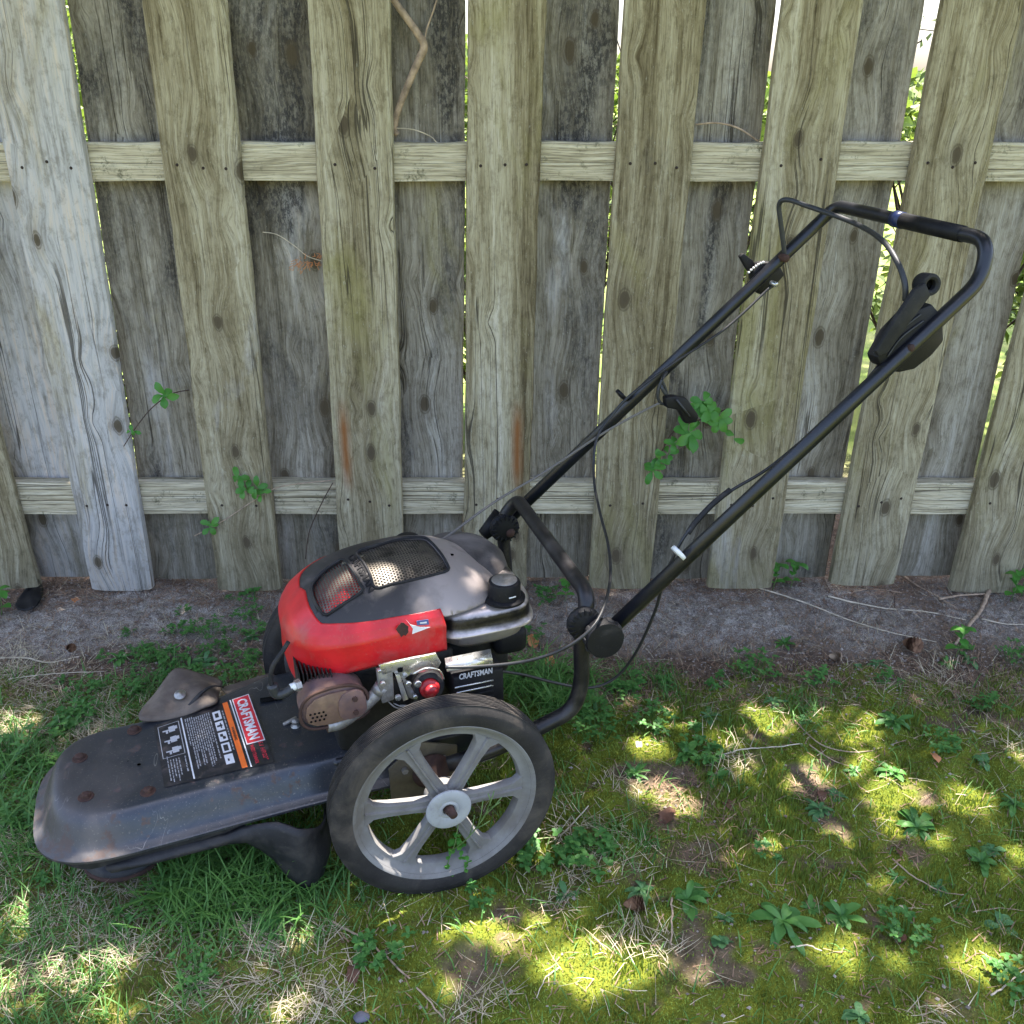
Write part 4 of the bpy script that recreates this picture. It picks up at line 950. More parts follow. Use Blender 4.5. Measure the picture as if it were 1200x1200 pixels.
obj('spring_wire', tube(smooth_path([L(484, 790, a=.17), L(500, 783, a=.175), L(515, 786, a=.172), L(520, 796, a=.17)], 5), .0016, 6), M['zinc'], MOW)
# --- air filter cover
af = plate([(520, 775), (578, 764), (579, 812), (572, 818), (532, 826), (520, 800)], .120, .050, 'plastic', 'air_filter_cover', None, .004)
pl_ = [L(524, 787, a=.171), L(578, 777, a=.171), L(578, 765, a=.165), L(524, 776, a=.165)]
V = [pl_[0], pl_[1], pl_[2]+Vector((0, -.012, .0)), pl_[3]+Vector((0, -.012, 0))]; af2 = obj('filter_trim', (V, [(0, 1, 2, 3)]), M['zinc'], af); md = af2.modifiers.new('t', 'SOLIDIFY'); md.thickness = .003
o0, o1, o2 = L(538, 797, a=.1716), L(577, 789, a=.1716), L(538, 790, a=.1716)
V, F = text_geo('CRAFTSMAN', 1, 1, .03); obj('filter_lettering', ([o0+(o1-o0)*v.x+(o2-o0)*v.y for v in V], F), M['lab_grey'], af, False)
for k in range(4):
    a_ = L(533+2*k, 806+6*k, a=.171); b_ = L(578, 797+6*k, a=.171); obj('filter_rib', tube([a_, b_], .0016, 6), M['zinc' if k < 2 else 'plastic'], af)
# --- spark plug and lead
lead = [L(338, 752, a=.11), L(330, 765, a=.12), L(320, 780, a=.125), L(317, 795, a=.125), L(320, 808, a=.13)]
ld = obj('spark_lead', tube(smooth_path(lead, 6), .0035, 10), M['plastic_dusty'], MOW)
obj('plug_boot', tube(smooth_path([L(319, 803, a=.13), L(324, 813, a=.13), L(334, 812, a=.135), L(343, 806, a=.135)], 5), lambda t: .0085-.002*t, 14), M['bail'], ld)
pz = cyl(L(340, 806, a=.135), L(350, 803, a=.133), .006, 12); obj('spark_plug', pz, M['white_plastic'], MOW); obj('plug_nut', cyl(L(346, 804, a=.134), L(352, 802, a=.132), .009, 6), M['steel'], MOW, False)
# --- lower frame tube (one bent pipe: near leg, cross bar, far leg)
leg = [(-.02, .190, .205), (-.10, .205, .225), L(672, 832, a=.21), L(682, 800, a=.21), L(681, 745, a=.21), L(690, 698, a=.21), L(606, 585, a=-.20), L(588, 608, a=-.21), L(595, 690, a=-.21), (-.20, -.21, .28), (-.08, -.2, .21)]
leg = [Vector(p) for p in leg]; cn = leg[5]
pp = corner_path(leg, .06, 7)
lf_ = obj('lower_frame_tube', tube(pp, .0128, 20), M['tube_brown'], MOW)
# --- handle
HN = [(708, 745), (800, 645), (900, 555), (1000, 465), (1062, 408), (1143, 336)]
h0 = L(700, 752, a=.225); h1 = L(1150, 328, a=.205)
H0 = L(588, 616, a=-.225); H1 = L(956, 264, a=-.205)
top_n = h1; top_f = H1
hp = [h0, h0.lerp(h1, .5), h1, L(1163, 282, a=.18), L(1060, 263, a=-.01), L(982, 243, a=-.19), H1, H1.lerp(H0, .5), H0]
cN, cF = L(1158, 281, a=.19), L(980, 241, a=-.19)
hp = [h0, h1, cN, cF, H1, H0]
ht = obj('handle_tube', tube(corner_path(hp, .05, 9), .0118, 20), M['tube'], MOW)
g0, g1 = cF.lerp(cN, .47), cF.lerp(cN, .86)
obj('handle_grip', tube([g0, g0.lerp(g1, .5), g1], .0134, 18), M['plastic'], ht)
obj('grip_band', tube([cF.lerp(cN, .43), cF.lerp(cN, .49)], .0142, 18), M['blue_tape'], ht)
# --- clamps: ribbed plates and knobs
def ribbed(p, d, name, r=.034):
    g = [lathe([(0, -.008), (r*.8, -.008), (r, -.003), (r, .003), (r*.86, .008), (r*.3, .012), (0, .012)], 32)]
    for k in range(16):
        a = 2*math.pi*k/16; g.append(box((r*.80*math.cos(a), r*.80*math.sin(a), .008), (r*.34, .0028, .006), .0006, (0, 0, a)))
    return obj(name, to_axis(join(*g), p, d), M['plastic'], MOW, True, 30)
cl = ribbed(L(684, 730, a=.222), (.15, 1, .1), 'handle_clamp', .027)
kp = L(708, 748, a=.25)
kn = obj('clamp_knob', to_axis(lathe([(.010, -.022), (.012, -.006), (.029, -.006), (.0305, -.001), (.0305, .010), (.029, .0155), (.014, .0175), (0, .0178)], 28), kp-Vector((0, .006, 0)), (.12, 1, .05)), M['plastic'], MOW, True, 35)
for k in range(10):
    a = 2*math.pi*k/10
    obj('knob_rib', to_axis(box((.0300*math.cos(a), .0300*math.sin(a), .004), (.004, .009, .014), .0015, (0, 0, a)), kp-Vector((0, .006, 0)), (.12, 1, .05)), M['plastic_dusty'], kn)
cl2 = ribbed(L(591, 618, a=-.20), (.1, 1, .0), 'handle_clamp', .029)
p = L(598, 624, a=-.19); obj('clamp_bolt', to_axis(lathe([(.010, -.02), (.010, .0), (.008, .0045), (0, .006)], 16), p, (0, 1, .1)), M['rust'], cl2)
obj('clamp_knob', tube([L(566, 627, a=-.235), L(588, 606, a=-.245)], lambda t: .0125+.01*t, 16), M['plastic'], MOW)
# --- bail rod
bl = [L(920, 302, a=-.20), L(915, 262, a=-.20), L(913, 240, a=-.20), L(922, 234, a=-.185), L(945, 241, a=-.15), L(1000, 261, a=-.04), L(1032, 280, a=.08), L(1050, 304, a=.15), L(1060, 330, a=.185), L(1061, 352, a=.19)]
obj('bail_rod', tube(smooth_path(bl, 6), .0046, 12), M['bail'], MOW)
p = L(918, 302, a=-.195); obj('bail_pivot', cyl(p+Vector((0, -.01, 0)), p+Vector((0, .012, 0)), .0075, 14, .002), M['rust'], MOW)
# --- far side lever with its toothed quadrant
qd = [(878, 334), (876, 316), (884, 306), (897, 305), (908, 312), (912, 320), (900, 334), (886, 344)]
q1 = plate(qd, -.240, .022, 'plastic', 'lever_housing', None, .003)
plate([(864, 300), (868, 296), (879, 304), (884, 312), (879, 322), (872, 314)], -.236, .010, 'plastic', 'small_lever', q1, .002)
for k in range(7):
    t = k/6; p = L(877+17*t, 319-12*t+3*t*(1-t)*-2, a=-.216); obj('tooth', cyl(p, p+Vector((0, .003, 0)), .0020, 8), M['lab_white'], q1)
p = L(903, 331, a=-.193); obj('lever_screw', cyl(p, p+Vector((-.004, .016, -.002)), .0048, 10, .001), M['zinc'], q1)
# --- near side throttle lever
tb = [(1018, 424), (1014, 414), (1030, 385), (1052, 362), (1078, 352), (1090, 366), (1092, 395), (1078, 412), (1058, 428), (1040, 432)]
t1 = plate(tb, .178, .028, 'plastic', 'throttle_housing', None, .005)
plate([(1025, 416), (1022, 410), (1040, 380), (1068, 338), (1080, 330), (1086, 345), (1062, 376), (1036, 412)], .206, .010, 'plastic_dusty', 'throttle_lever', t1, .003)
p = L(1085, 333, a=.2); obj('lever_ring', to_axis(lathe([(.0085, -.012), (.0160, -.012), (.0172, -.009), (.0172, .011), (.0160, .014), (.0120, .0145), (.0085, .012)], 28, True), p, (.1, 1, .1)), M['plastic_dusty'], t1, True, 35)
obj('lever_ring_hole', to_axis(lathe([(0, .004), (.0088, .004)], 20), p, (.1, 1, .1)), M['blackhole'], t1)
for k in range(3):
    obj('housing_rib', tube(smooth_path([L(1024+8*k, 414+2*k, a=.2075), L(1044+6*k, 388+4*k, a=.2085), L(1076+3*k, 360+8*k, a=.2075)], 5), .0014, 6), M['bail'], t1)
p = L(1068, 408, a=.218); obj('pivot_bolt', to_axis(lathe([(.0065, -.01), (.0065, .001), (.004, .0035), (0, .004)], 14), p, (0, 1, .1)), M['rust'], t1)
# --- starter rope, ring and handle
obj('rope_ring', tube(smooth_path([L(x, y, a=-.16) for x, y in ((776, 445), (772, 455), (771, 466), (775, 473), (781, 471), (781, 460), (777, 449), (775, 446))], 5), .0030, 8, False), M['bail'], MOW)
sh_ = [(775, 463), (786, 461), (800, 464), (814, 484), (812, 492), (799, 494), (791, 478), (776, 475)]
rh = plate(sh_, -.165, .018, 'plastic', 'starter_handle', None, .004)
obj('handle_ridge', tube([L(793, 468, a=-.143), L(808, 488, a=-.143)], .0022, 6), M['bail'], rh)
rp = [L(774, 472, a=-.16), L(740, 489, a=-.165), L(700, 512, a=-.175), L(640, 552, a=-.185), L(580, 588, a=-.15), L(530, 624, a=-.10), L(515, 634, a=-.08)]
obj('starter_rope', tube(smooth_path(rp, 5), .0025, 8), M['rope'], MOW)
obj('rope_eye', tube(smooth_path([L(781, 436, a=-.205), L(777, 442, a=-.185), L(775, 452, a=-.16), L(780, 462, a=-.155)], 5), .0034, 8), M['bail'], MOW)
# --- cables
c1 = [L(905, 334, a=-.19), L(850, 385, a=-.187), L(790, 425, a=-.185), L(740, 462, a=-.185), L(716, 488, a=-.185), L(699, 515, a=-.17), L(696, 560, a=-.12), L(703, 600, a=-.03), L(713, 640, a=.08), L(715, 680, a=.17), L(703, 722, a=.25), L(680, 748, a=.268), L(650, 765, a=.25), L(610, 776, a=.22), L(560, 781, a=.19), L(522, 782, a=.175)]
obj('throttle_cable', tube(smooth_path(c1, 6), .0026, 10), M['cable'], MOW)
c2 = [L(1030, 428, a=.195), L(990, 475, a=.19), L(950, 508, a=.19), L(900, 549, a=.19), L(860, 573, a=.185), L(835, 590, a=.185), L(815, 612, a=.19), L(800, 632, a=.192), L(788, 655, a=.19), L(778, 678, a=.18), L(768, 715, a=.16), L(745, 765, a=.13), L(720, 795, a=.11), L(690, 806, a=.10), L(650, 800, a=.10), L(610, 790, a=.11), L(565, 784, a=.13)]
obj('brake_cable', tube(smooth_path(c2, 6), .0026, 10), M['cable'], MOW)
obj('cable_sleeve', tube(smooth_path([L(856, 574, a=.184), L(836, 590, a=.184), L(816, 611, a=.189), L(806, 625, a=.19)], 5), .0048, 12), M['plastic_dusty'], MOW)
u = (h1-h0).normalized(); zt = L(795, 648, a=.218)
obj('cable_tie', tube([zt-u*.003, zt+u*.003], .0140, 20), M['white_plastic'], ht)
for (px, py) in ((728, 463),):
    p = L(px, py, a=-.215); uu = (H1-H0).normalized(); obj('cable_tie', tube([p-uu*.003, p+uu*.003], .0136, 16), M['plastic'], ht)
# ------------------------------------------------------------------ plants
def leaf_geo(length, width, az, el, curl=.5, base=Vector((0, 0, 0)), fold=.25, tip=1., n=6):
    """one broad leaf: folded along the midrib and arching"""
    d = Vector((math.cos(az), math.sin(az), 0)); s = Vector((-math.sin(az), math.cos(az), 0)); V = []; F = []; p = Vector(base); a = el
    for i in range(n+1):
        t = i/n; w = width*.5*(.16+.84*math.sin(math.pi*min(1, t**1.25))**.9)*(1+.08*math.sin(i*2.3+az*5)) if i < n else 0
        if i == 0: w = width*.06
        up = (d*-math.sin(a)+Vector((0, 0, math.cos(a))))
        V += [p-s*w+up*w*fold, p.copy(), p+s*w+up*w*fold]
        p = p + (d*math.cos(a)+Vector((0, 0, math.sin(a))))*length/n; a -= curl/n*(1+t)
    for i in range(n):
        F += [(i*3, i*3+1, i*3+4, i*3+3), (i*3+1, i*3+2, i*3+5, i*3+4)]
    return V, F
def rosette(nl, L0, Wd, lean, mat, rnd, layers=2):
    g = []; rnd_ = random.Random(rnd)
    for l in range(layers):
        k = max(3, int(nl*(1-.35*l))); sc_ = 1-.32*l
        for i in range(k):
            az = 2*math.pi*i/k+rnd_.uniform(-.6, .6)+l*.5; ln = L0*sc_*rnd_.uniform(.5, 1.15)
            g.append(leaf_geo(ln, Wd*sc_*rnd_.uniform(.8, 1.15), az, lean+.35*l+rnd_.uniform(-.15, .2), rnd_.uniform(.3, 1.5), Vector((0, 0, .002+.004*l)), n=7))
    V, F = join(*g); return mesh_data('weed_plant', V, F, mat)
def clover_like(rnd, n=16, R0=.04, H=.03, ls=.012, mat='weed'):
    rnd_ = random.Random(rnd); g = []
    for i in range(n):
        r = R0*math.sqrt(rnd_.random()); a = rnd_.uniform(0, 6.28); h = H*rnd_.uniform(.4, 1); c = Vector((r*math.cos(a), r*math.sin(a), h))
        for k in range(rnd_.choice((3, 4, 5))):
            g.append(leaf_geo(ls*rnd_.uniform(.8, 1.2), ls*.62, k*1.4+a, rnd_.uniform(-.1, .6), .5, c, .2, n=4))
        g.append(tube([Vector((r*.5*math.cos(a), r*.5*math.sin(a), 0)), c], .0006, 3, False))
    V, F = join(*g); return mesh_data('low_weed', V, F, M[mat])
ROS = [rosette(7, .055, .020, .35, M['weed_blue'], 1), rosette(9, .05, .015, .25, M['weed'], 2), rosette(6, .05, .024, .5, M['weed_blue'], 3), rosette(11, .045, .011, .45, M['weed'], 4, 3), rosette(5, .04, .02, .3, M['weed_blue'], 5, 1)]
LOW = [clover_like(11), clover_like(12, 22, .05, .035, .014), clover_like(13, 12, .03, .02, .010), clover_like(14, 26, .05, .05, .011)]
def gz(x, y): return float(gheight(np.array([x]), np.array([y]))[0])
def plant(me, px, py, sc_, label, group=None, name='weed', cat='weed', rot=None):
    p = W(px, py, z=0); o = bpy.data.objects.new(name, me); link(o); o.location = (p[0], p[1], gz(p[0], p[1])); o.scale = (sc_,)*3
    o.rotation_euler = (random.uniform(-.12, .12), random.uniform(-.12, .12), random.uniform(0, 6.28) if rot is None else rot)
    tag(o, label, cat, group); return o
random.seed(21)
GW = 'broad leaved weeds in the moss'
BIG = [(1046, 850, 1.0, 0, 'star shaped blue green weed below the thick fallen stick, right of the brightest moss patch'), (1046, 908, .95, 2, 'pale four leaved weed just below the star shaped one, in a sunlit spot'),
 (960, 948, 1.0, 1, 'dense dark rosette weed beside the small brown dead leaf'), (1074, 970, 1.15, 0, 'wide weed with long grey green leaves right of the dense rosettes'), (1150, 1010, 1.0, 2, 'tall loose weed near the right edge, lower of the pair there'), (1163, 995, .8, 4, 'upright leafy weed behind the loose one near the right edge'),
 (1174, 1080, 1.0, 4, 'lone three leaved weed at the right edge, lowest on that side'), (915, 1085, 1.35, 0, 'largest floppy rosette weed at the lower middle of the moss'), (985, 1080, 1.0, 2, 'rosette just right of the largest floppy one'),
 (845, 1105, .95, 4, 'narrow leaved weed lying flat, left of the largest floppy rosette'), (806, 1058, 1.2, 2, 'broad spoon leaved weed right of the dark pine cone'), (752, 1043, 1.0, 1, 'small toothed rosette above the dark pine cone'), (663, 1050, 1.0, 4, 'weed with round leaves right behind the near wheel'),
 (831, 838, 1.05, 1, 'leafy rosette nearest the hanging cable, at the edge of the soil'), (815, 850, .8, 3, 'small rosette tucked against the left of the leafy one by the cable'), (906, 822, .95, 1, 'dark rosette above the straw strewn middle'), (943, 842, 1.0, 4, 'two leaved weed left of the brightest moss patch'),
 (803, 884, 1.0, 2, 'weed with drooping leaves on the bare brown spot'), (840, 908, .9, 0, 'weed with rounded leaves beside the pale curved stick'), (920, 755, .9, 3, 'spindly weed growing alone in the shaded grey soil'), (1110, 775, .8, 2, 'leafy weed at the foot of the thick fallen stick'), (1136, 772, .9, 4, 'pale weed on the right of the thick fallen stick'),
 (1027, 779, .8, 1, 'small weed between soil and moss, left of the thick stick'), (1005, 782, .7, 4, 'tiny weed beside the pale pine cone'), (1153, 896, .8, 4, 'flat small weed at the right edge, above the sunlit moss'), (1188, 945, .9, 2, 'weed cut by the right edge of the picture, half way down the moss'),
 (850, 1078, .8, 4, 'two broad overlapping leaves left of the floppy rosette'), (1008, 1192, .8, 4, 'single upright leaf at the very bottom edge'), (948, 1064, .6, 0, 'little light green weed above the right hand rosette'), (743, 912, .9, 3, 'pale feathery weed left of the bare brown spot'),
 (1050, 1030, .55, 3, 'small light weed in the shaded moss below the wide one'), (1100, 1036, .6, 1, 'short leafy weed with crowded leaves, left of the right edge pair'), (1000, 905, .5, 2, 'small weed beside the yellow fallen leaf'), (978, 930, .7, 1, 'rosette hugging the right side of the dense dark one')]
for i, (px, py, s, k, lb) in enumerate(BIG):
    nl, L0, Wd, ln, mt, ly = [(10, .058, .017, .35, 'weed', 2), (13, .046, .013, .25, 'weed_blue', 2), (8, .05, .018, .5, 'weed', 2), (12, .044, .011, .5, 'weed', 3), (5, .044, .020, .3, 'weed_blue', 2)][k]
    plant(rosette(nl, L0, Wd, ln, M[mt], 300+i, ly), px, py, s*.78, lb, GW)
LO = [(65, 860), (90, 845), (150, 765), (165, 775), (185, 770), (205, 775), (230, 770), (250, 765), (265, 760), (285, 775), (160, 790), (180, 800), (205, 812), (150, 815), (120, 770), (100, 810), (75, 800), (100, 835), (270, 740), (290, 720), (295, 700), (300, 740), (275, 705), (245, 745), (150, 745),
      (210, 745), (215, 722), (285, 790), (265, 800), (240, 790), (300, 770), (45, 955), (20, 970), (70, 985), (60, 1030), (15, 890), (50, 905), (85, 905), (600, 780), (620, 750), (640, 700), (650, 820), (660, 790), (700, 840), (720, 810), (740, 800), (770, 830), (760, 850), (780, 800), (820, 880), (1130, 760), (1190, 775), (1160, 830), (1100, 880), (900, 1000), (700, 870), (1040, 800), (640, 1000), (560, 1060), (230, 1140), (320, 1090), (450, 1120), (140, 1080), (1060, 1100), (1180, 1150), (690, 1010), (840, 800), (880, 790), (960, 800)]
MARK = [('the left end of the fence', 20, 720), ('the second near board', 145, 700), ('the third near board', 290, 700), ('the far tan flap', 205, 800), ('the nose of the deck', 60, 930), ('the straw at the left edge', 20, 850), ('the far wheel', 310, 760), ('the near wheel', 515, 1040),
        ('the frame tube', 680, 800), ('the hanging cable', 745, 765), ('the black round knob', 708, 748), ('the thickest fallen stick', 1130, 740), ('the brightest moss patch', 990, 847), ('the pale straight stick', 890, 880), ('the curved foreground stick', 450, 1130), ('the side shield', 365, 1040),
        ('the largest floppy rosette', 915, 1085), ('the right edge rosettes', 1160, 1000), ('the bottom right corner', 1190, 1160), ('the fuel tank', 620, 720), ('the trimmer head', 150, 1030), ('the dark pine cone', 742, 1064)]
LOOK = ['small leaved', 'taller, looser', 'sparse little', 'crowded feathery']
def spot(x, y):
    m = min(MARK, key=lambda q: (q[1]-x)**2+((q[2]-y)*1.4)**2); dx, dy = x-m[1], (y-m[2])*1.4
    return ('right of ' if dx > 0 else 'left of ') + m[0] if abs(dx) > abs(dy) else ('in front of ' if dy > 0 else 'behind ') + m[0]
SEEN = {}
def own(lb, kinds=('nearer', 'second', 'outermost', 'hindmost', 'lowest')):
    SEEN[lb] = SEEN.get(lb, 0)+1; k = SEEN[lb]; return lb if k == 1 else kinds[min(k-2, 4)]+' '+lb
for i, (x, y) in enumerate(LO):
    sc_ = random.uniform(.7, 1.1)*(.72 if x < 320 and y < 830 else 1); plant(LOW[i % 4], x, y, sc_, own('%s clump of low weed %s' % (LOOK[i % 4], spot(x, y))), 'low weeds among the grass and soil', 'low_weed')
for (px, py, s, k) in ((140, 772, 1, 1), (198, 762, 1.1, 3), (222, 782, 1.2, 1), (190, 790, 1, 3), (240, 775, 1.1, 2), (262, 782, .9, 1), (120, 800, 1, 3), (98, 850, 1, 1), (292, 748, .8, 2), (170, 760, .9, 1), (160, 810, 1.1, 1), (210, 800, 1, 3)):
    plant(ROS[k], px, py, s*.7, own('%s rosette weed %s' % (('', 'toothed', 'broad', 'narrow leaved')[k], spot(px, py))), 'rosette weeds behind the deck')
# upright seedlings with larger leaves
def sprig(rnd, tiers=3, H=.07, L0=.035, Wd=.022, mat='sprig', lean=.1):
    rnd_ = random.Random(rnd); g = []; top = Vector((lean*H, lean*.4*H, H)); 
    for t in range(tiers):
        q = (t+1)/tiers; c = top*q
        for k in range(4 if t == tiers-1 else 2):
            g.append(leaf_geo(L0*rnd_.uniform(.75, 1.1)*(.75+.25*q), Wd*rnd_.uniform(.8, 1.1), k*(1.57 if t == tiers-1 else 3.14)+t*1.3+rnd_.uniform(-.3, .3), rnd_.uniform(.1, .7), .9, c, .25))
    return join(*g), tube([(0, 0, 0), top*.5+Vector((.003, 0, 0)), top], .0012, 5)
def sprig_obj(name, label, p, rnd, group=None, cat='plant', rot=None, sc_=1, **k):
    e = empty(name, p, 0); lv, st = sprig(rnd, **k); obj('leaves', lv, M[k.get('mat', 'sprig')], e); obj('stem', st, M['stem_green'], e)
    if rot: e.rotation_euler = rot
    e.scale = (sc_,)*3; tag(e, label, cat, group); return e
for i, (px, py, lb) in enumerate(((926, 690, 'bright green seedling under the fence, at the gap left of the seventh near board'), (1184, 705, 'bright green seedling with large leaves at the foot of the fence by the right edge'), (1196, 700, 'second large leaved seedling cut by the right edge, at the foot of the fence'), (2, 722, 'seedling at the left edge beside the black plastic scrap'), (662, 705, 'light green shoot growing up beside the frame tube at the fence'), (1120, 770, 'young seedling at the soil edge beside the thick fallen stick'), (905, 692, 'dark leaved seedling left of the bright one under the fence'))):
    sprig_obj('seedling', lb, Vector(W(px, py, z=0)), 50+i, 'seedlings near the fence', 'seedling', sc_=1.0 if i != 4 else .8)
# cress with thin pods in front of the near wheel
def cress():
    e = empty('cress_plant', Vector(W(505, 1042, z=0.0)), 0); st = []; lv = []; pd = []
    def at(px, py): return Vector(W(px, py, y=float(W(505, 1042, z=0)[1])+.004*random.uniform(-1, 1)))-e.location
    main = [at(505, 1040), at(522, 1018), at(530, 998), at(545, 985), at(560, 968), at(572, 948)]
    st.append(tube(smooth_path(main, 5), .0009, 5))
    st.append(tube(smooth_path([at(505, 1040), at(500, 1030), at(486, 1040)], 5), .0009, 5)); st.append(tube(smooth_path([at(530, 998), at(534, 985), at(537, 965)], 4), .0008, 5))
    for (x0, y0, x1, y1) in ((550, 980, 556, 955), (555, 974, 572, 950), (560, 968, 566, 938), (566, 958, 588, 934), (570, 950, 579, 927), (572, 948, 586, 940), (575, 944, 572, 930), (556, 972, 574, 962)):
        pd.append(tube([at(x0, y0), at((x0+x1)/2+1, (y0+y1)/2), at(x1, y1)], .0009, 5))
    for (x, y) in ((531, 996), (536, 990), (527, 1003), (541, 993), (533, 984), (538, 978), (526, 992), (545, 1018), (536, 1020), (528, 1024), (520, 1016), (485, 1038), (492, 1046), (480, 1044), (488, 1052), (515, 1030), (540, 1004), (548, 1010)):
        for k in range(3): lv.append(leaf_geo(.011, .007, random.uniform(0, 6.3), random.uniform(0, .9), .4, at(x, y), .2, n=4))
    obj('stem', join(*st), M['stem_green'], e); obj('leaves', join(*lv), M['sprig'], e); obj('seed_pods', join(*pd), M['stem_green'], e)
    tag(e, 'slender weed with seed pods standing in front of the near wheel', 'weed')
cress()
# climbing sprigs on the fence
def vine(name, label, pts, leaves, yoff=-.012, r=.0013, mat='stem_dark', ls=.038, lm='sprig'):
    P = [Vector(W(x, y, y=FY+yoff+(.03*dz))) for x, y, dz in pts]; e = empty(name, P[0])
    obj('stem', tube([p-P[0] for p in smooth_path(P, 5)], r, 6), M[mat], e)
    g = []
    for (x, y, n, s) in leaves:
        c = Vector(W(x, y, y=FY+yoff-.006))-P[0]
        for k in range(n):
            a = 2*math.pi*k/n+random.uniform(-.4, .4); d0 = random.uniform(.02, .5)
            lf = leaf_geo(ls*s*random.uniform(.75, 1.1), ls*s*.5, a, d0, .8, (0, 0, 0), .2)
            m = Matrix.Translation(c+Vector((random.uniform(-.006, .006), random.uniform(-.008, 0), random.uniform(-.006, .006)))) @ Matrix.Rotation(math.radians(62+random.uniform(-32, 22)), 4, 'X') @ Matrix.Rotation(random.uniform(-.5, .5), 4, 'Y')
            g.append(xf(lf, m))
    if g: obj('leaves', join(*g), M[lm], e)
    tag(e, label, 'vine'); return e
vine('vine_sprig', 'thin dark stem with bright leaf tuft across the second board gap from the left', [(145, 523, 0), (160, 500, 0), (178, 478, 0), (200, 462, 0), (222, 457, 1)], [(192, 464, 6, .95), (155, 504, 4, .5)])
vine('vine_sprig', 'round leaved sprig with a pale stem crossing the third near board above the lower rail', [(228, 628, 0), (262, 610, 0), (300, 585, 0), (330, 570, 0), (388, 563, 0)], [(280, 558, 4, .8), (288, 572, 5, .8), (300, 570, 4, .8), (307, 578, 4, .7), (248, 616, 6, .75)], mat='twig')
vine('vine_sprig', 'leafy sprig hanging behind the black pull handle', [(758, 562, 0), (775, 530, 0), (790, 505, 0), (820, 492, 0), (850, 480, 1)], [(806, 506, 7, 1.3), (830, 482, 6, 1.1), (842, 492, 6, 1.0), (822, 470, 5, .9), (816, 486, 5, .8), (788, 520, 4, .8), (782, 532, 4, .7), (765, 550, 6, .9), (772, 540, 3, .8), (858, 510, 2, .8)], yoff=-.02)
vine('bare_vine', 'thin dark bare stem crossing the lower rail beside the fourth near board', [(390, 566, 0), (382, 580, 0), (372, 600, 0), (362, 625, 0), (358, 655, 0)], [], yoff=.004)
# bare branch wedged between boards, top left
P = [(456, -8), (470, 12), (490, 40), (497, 55), (490, 72), (480, 95), (468, 125), (462, 150), (466, 158)]
e = empty('bare_branch', Vector(W(497, 55, y=FY+.03))); Pt = [Vector(W(x, y, y=FY+.03))-e.location for x, y in P]
obj('branch', tube(smooth_path(Pt, 5), lambda t: .0082-.004*abs(t-.4), 8), M['twig'], e)
obj('side_twig', tube(smooth_path([Vector(W(x, y, y=FY+.03))-e.location for x, y in ((497, 53), (500, 35), (508, 12), (515, -10))], 4), .0018, 6), M['twig'], e)
obj('side_twig', tube(smooth_path([Vector(W(x, y, y=FY+.028))-e.location for x, y in ((462, 150), (485, 152), (505, 160), (515, 168), (545, 168))], 4), .0012, 6), M['twig_pale'], e)
tag(e, 'forked bare branch wedged behind the top rail between the fourth and fifth near boards', 'branch')
e = empty('bare_twig', Vector(W(815, 145, y=FY+.03))); obj('branch', tube(smooth_path([Vector(W(x, y, y=FY+.03))-e.location for x, y in ((815, 146), (840, 144), (865, 150), (888, 165))], 5), .002, 6), M['twig'], e)
tag(e, 'thin curved twig lying on the top rail right of the sixth near board', 'twig')
# dry orange needle tip between the boards
e = empty('dry_needle_sprig', Vector(W(378, 312, y=FY+.028))); at = lambda x, y: Vector(W(x, y, y=FY+.02))-e.location
obj('stem', tube(smooth_path([at(308, 272), at(325, 275), at(345, 288), at(360, 300), at(378, 306)], 5), .0011, 5), M['twig_pale'], e)
g = []
for i in range(70):
    x = 342+36*random.random(); y = 300+random.uniform(-3, 12)+(6 if x < 355 else 0); q = at(x, y); dr = Vector((random.uniform(-1, .5), random.uniform(-.6, .2), random.uniform(-1, .6)))*.011
    g.append(tube([q, q+dr], .0007, 3, False))
obj('needles', join(*g), M['orange_needles'], e); tag(e, 'dry orange needle sprig poking out beside the third gap from the left', 'needle sprig')
# ------------------------------------------------------------------ fallen things on the ground
def stick(pts, r, mat, label, name='fallen_stick', cat='stick', lift=.006, group='fallen sticks'):
    P = []
    for x, y in pts:
        p = Vector(W(x, y, z=0)); p.z = gz(p.x, p.y)+lift; P.append(p)
    o = obj(name, tube([p+Vector((random.uniform(-1, 1), random.uniform(-1, 1), 0))*.0012 for p in smooth_path(P, 6)], lambda t: r*(.85 if r < .005 else 1)*(1-.45*t), 7), M[mat]); tag(o, label, cat, group); return o
stick([(883, 690), (940, 706), (990, 725), (1040, 740), (1098, 753)], .0024, 'twig_pale', 'long pale stalk slanting down from the fence over the grey soil, nearer one')
stick([(970, 701), (1030, 712), (1080, 718), (1132, 727)], .0026, 'twig_pale', 'long pale stalk nearest the fence on the right')
stick([(1150, 728), (1180, 731), (1215, 735)], .0022, 'twig_pale', 'straight pale stalk running out of the right edge on the soil')
stick([(1158, 697), (1150, 715), (1136, 736), (1119, 757)], .0058, 'twig', 'thickest fallen stick, pinkish brown, at the right foot of the fence', lift=.012)
stick([(1100, 707), (1125, 703), (1158, 700)], .0036, 'twig', 'short stick lying level beside the top of the thickest one', lift=.012)
stick([(1052, 672), (1075, 688), (1095, 700), (1120, 714)], .0028, 'twig', 'brown stick sloping from under the right boards')
stick([(1000, 694), (1025, 690), (1060, 697)], .0024, 'twig', 'curved stick close under the seventh near board')
stick([(1040, 690), (1047, 700), (1048, 714)], .002, 'stem_dark', 'short dark hooked stick on the soil beneath the seventh near board')
stick([(838, 884), (870, 879), (905, 880), (940, 876)], .0020, 'twig_pale', 'pale straight stick on the moss in the middle of the right side')
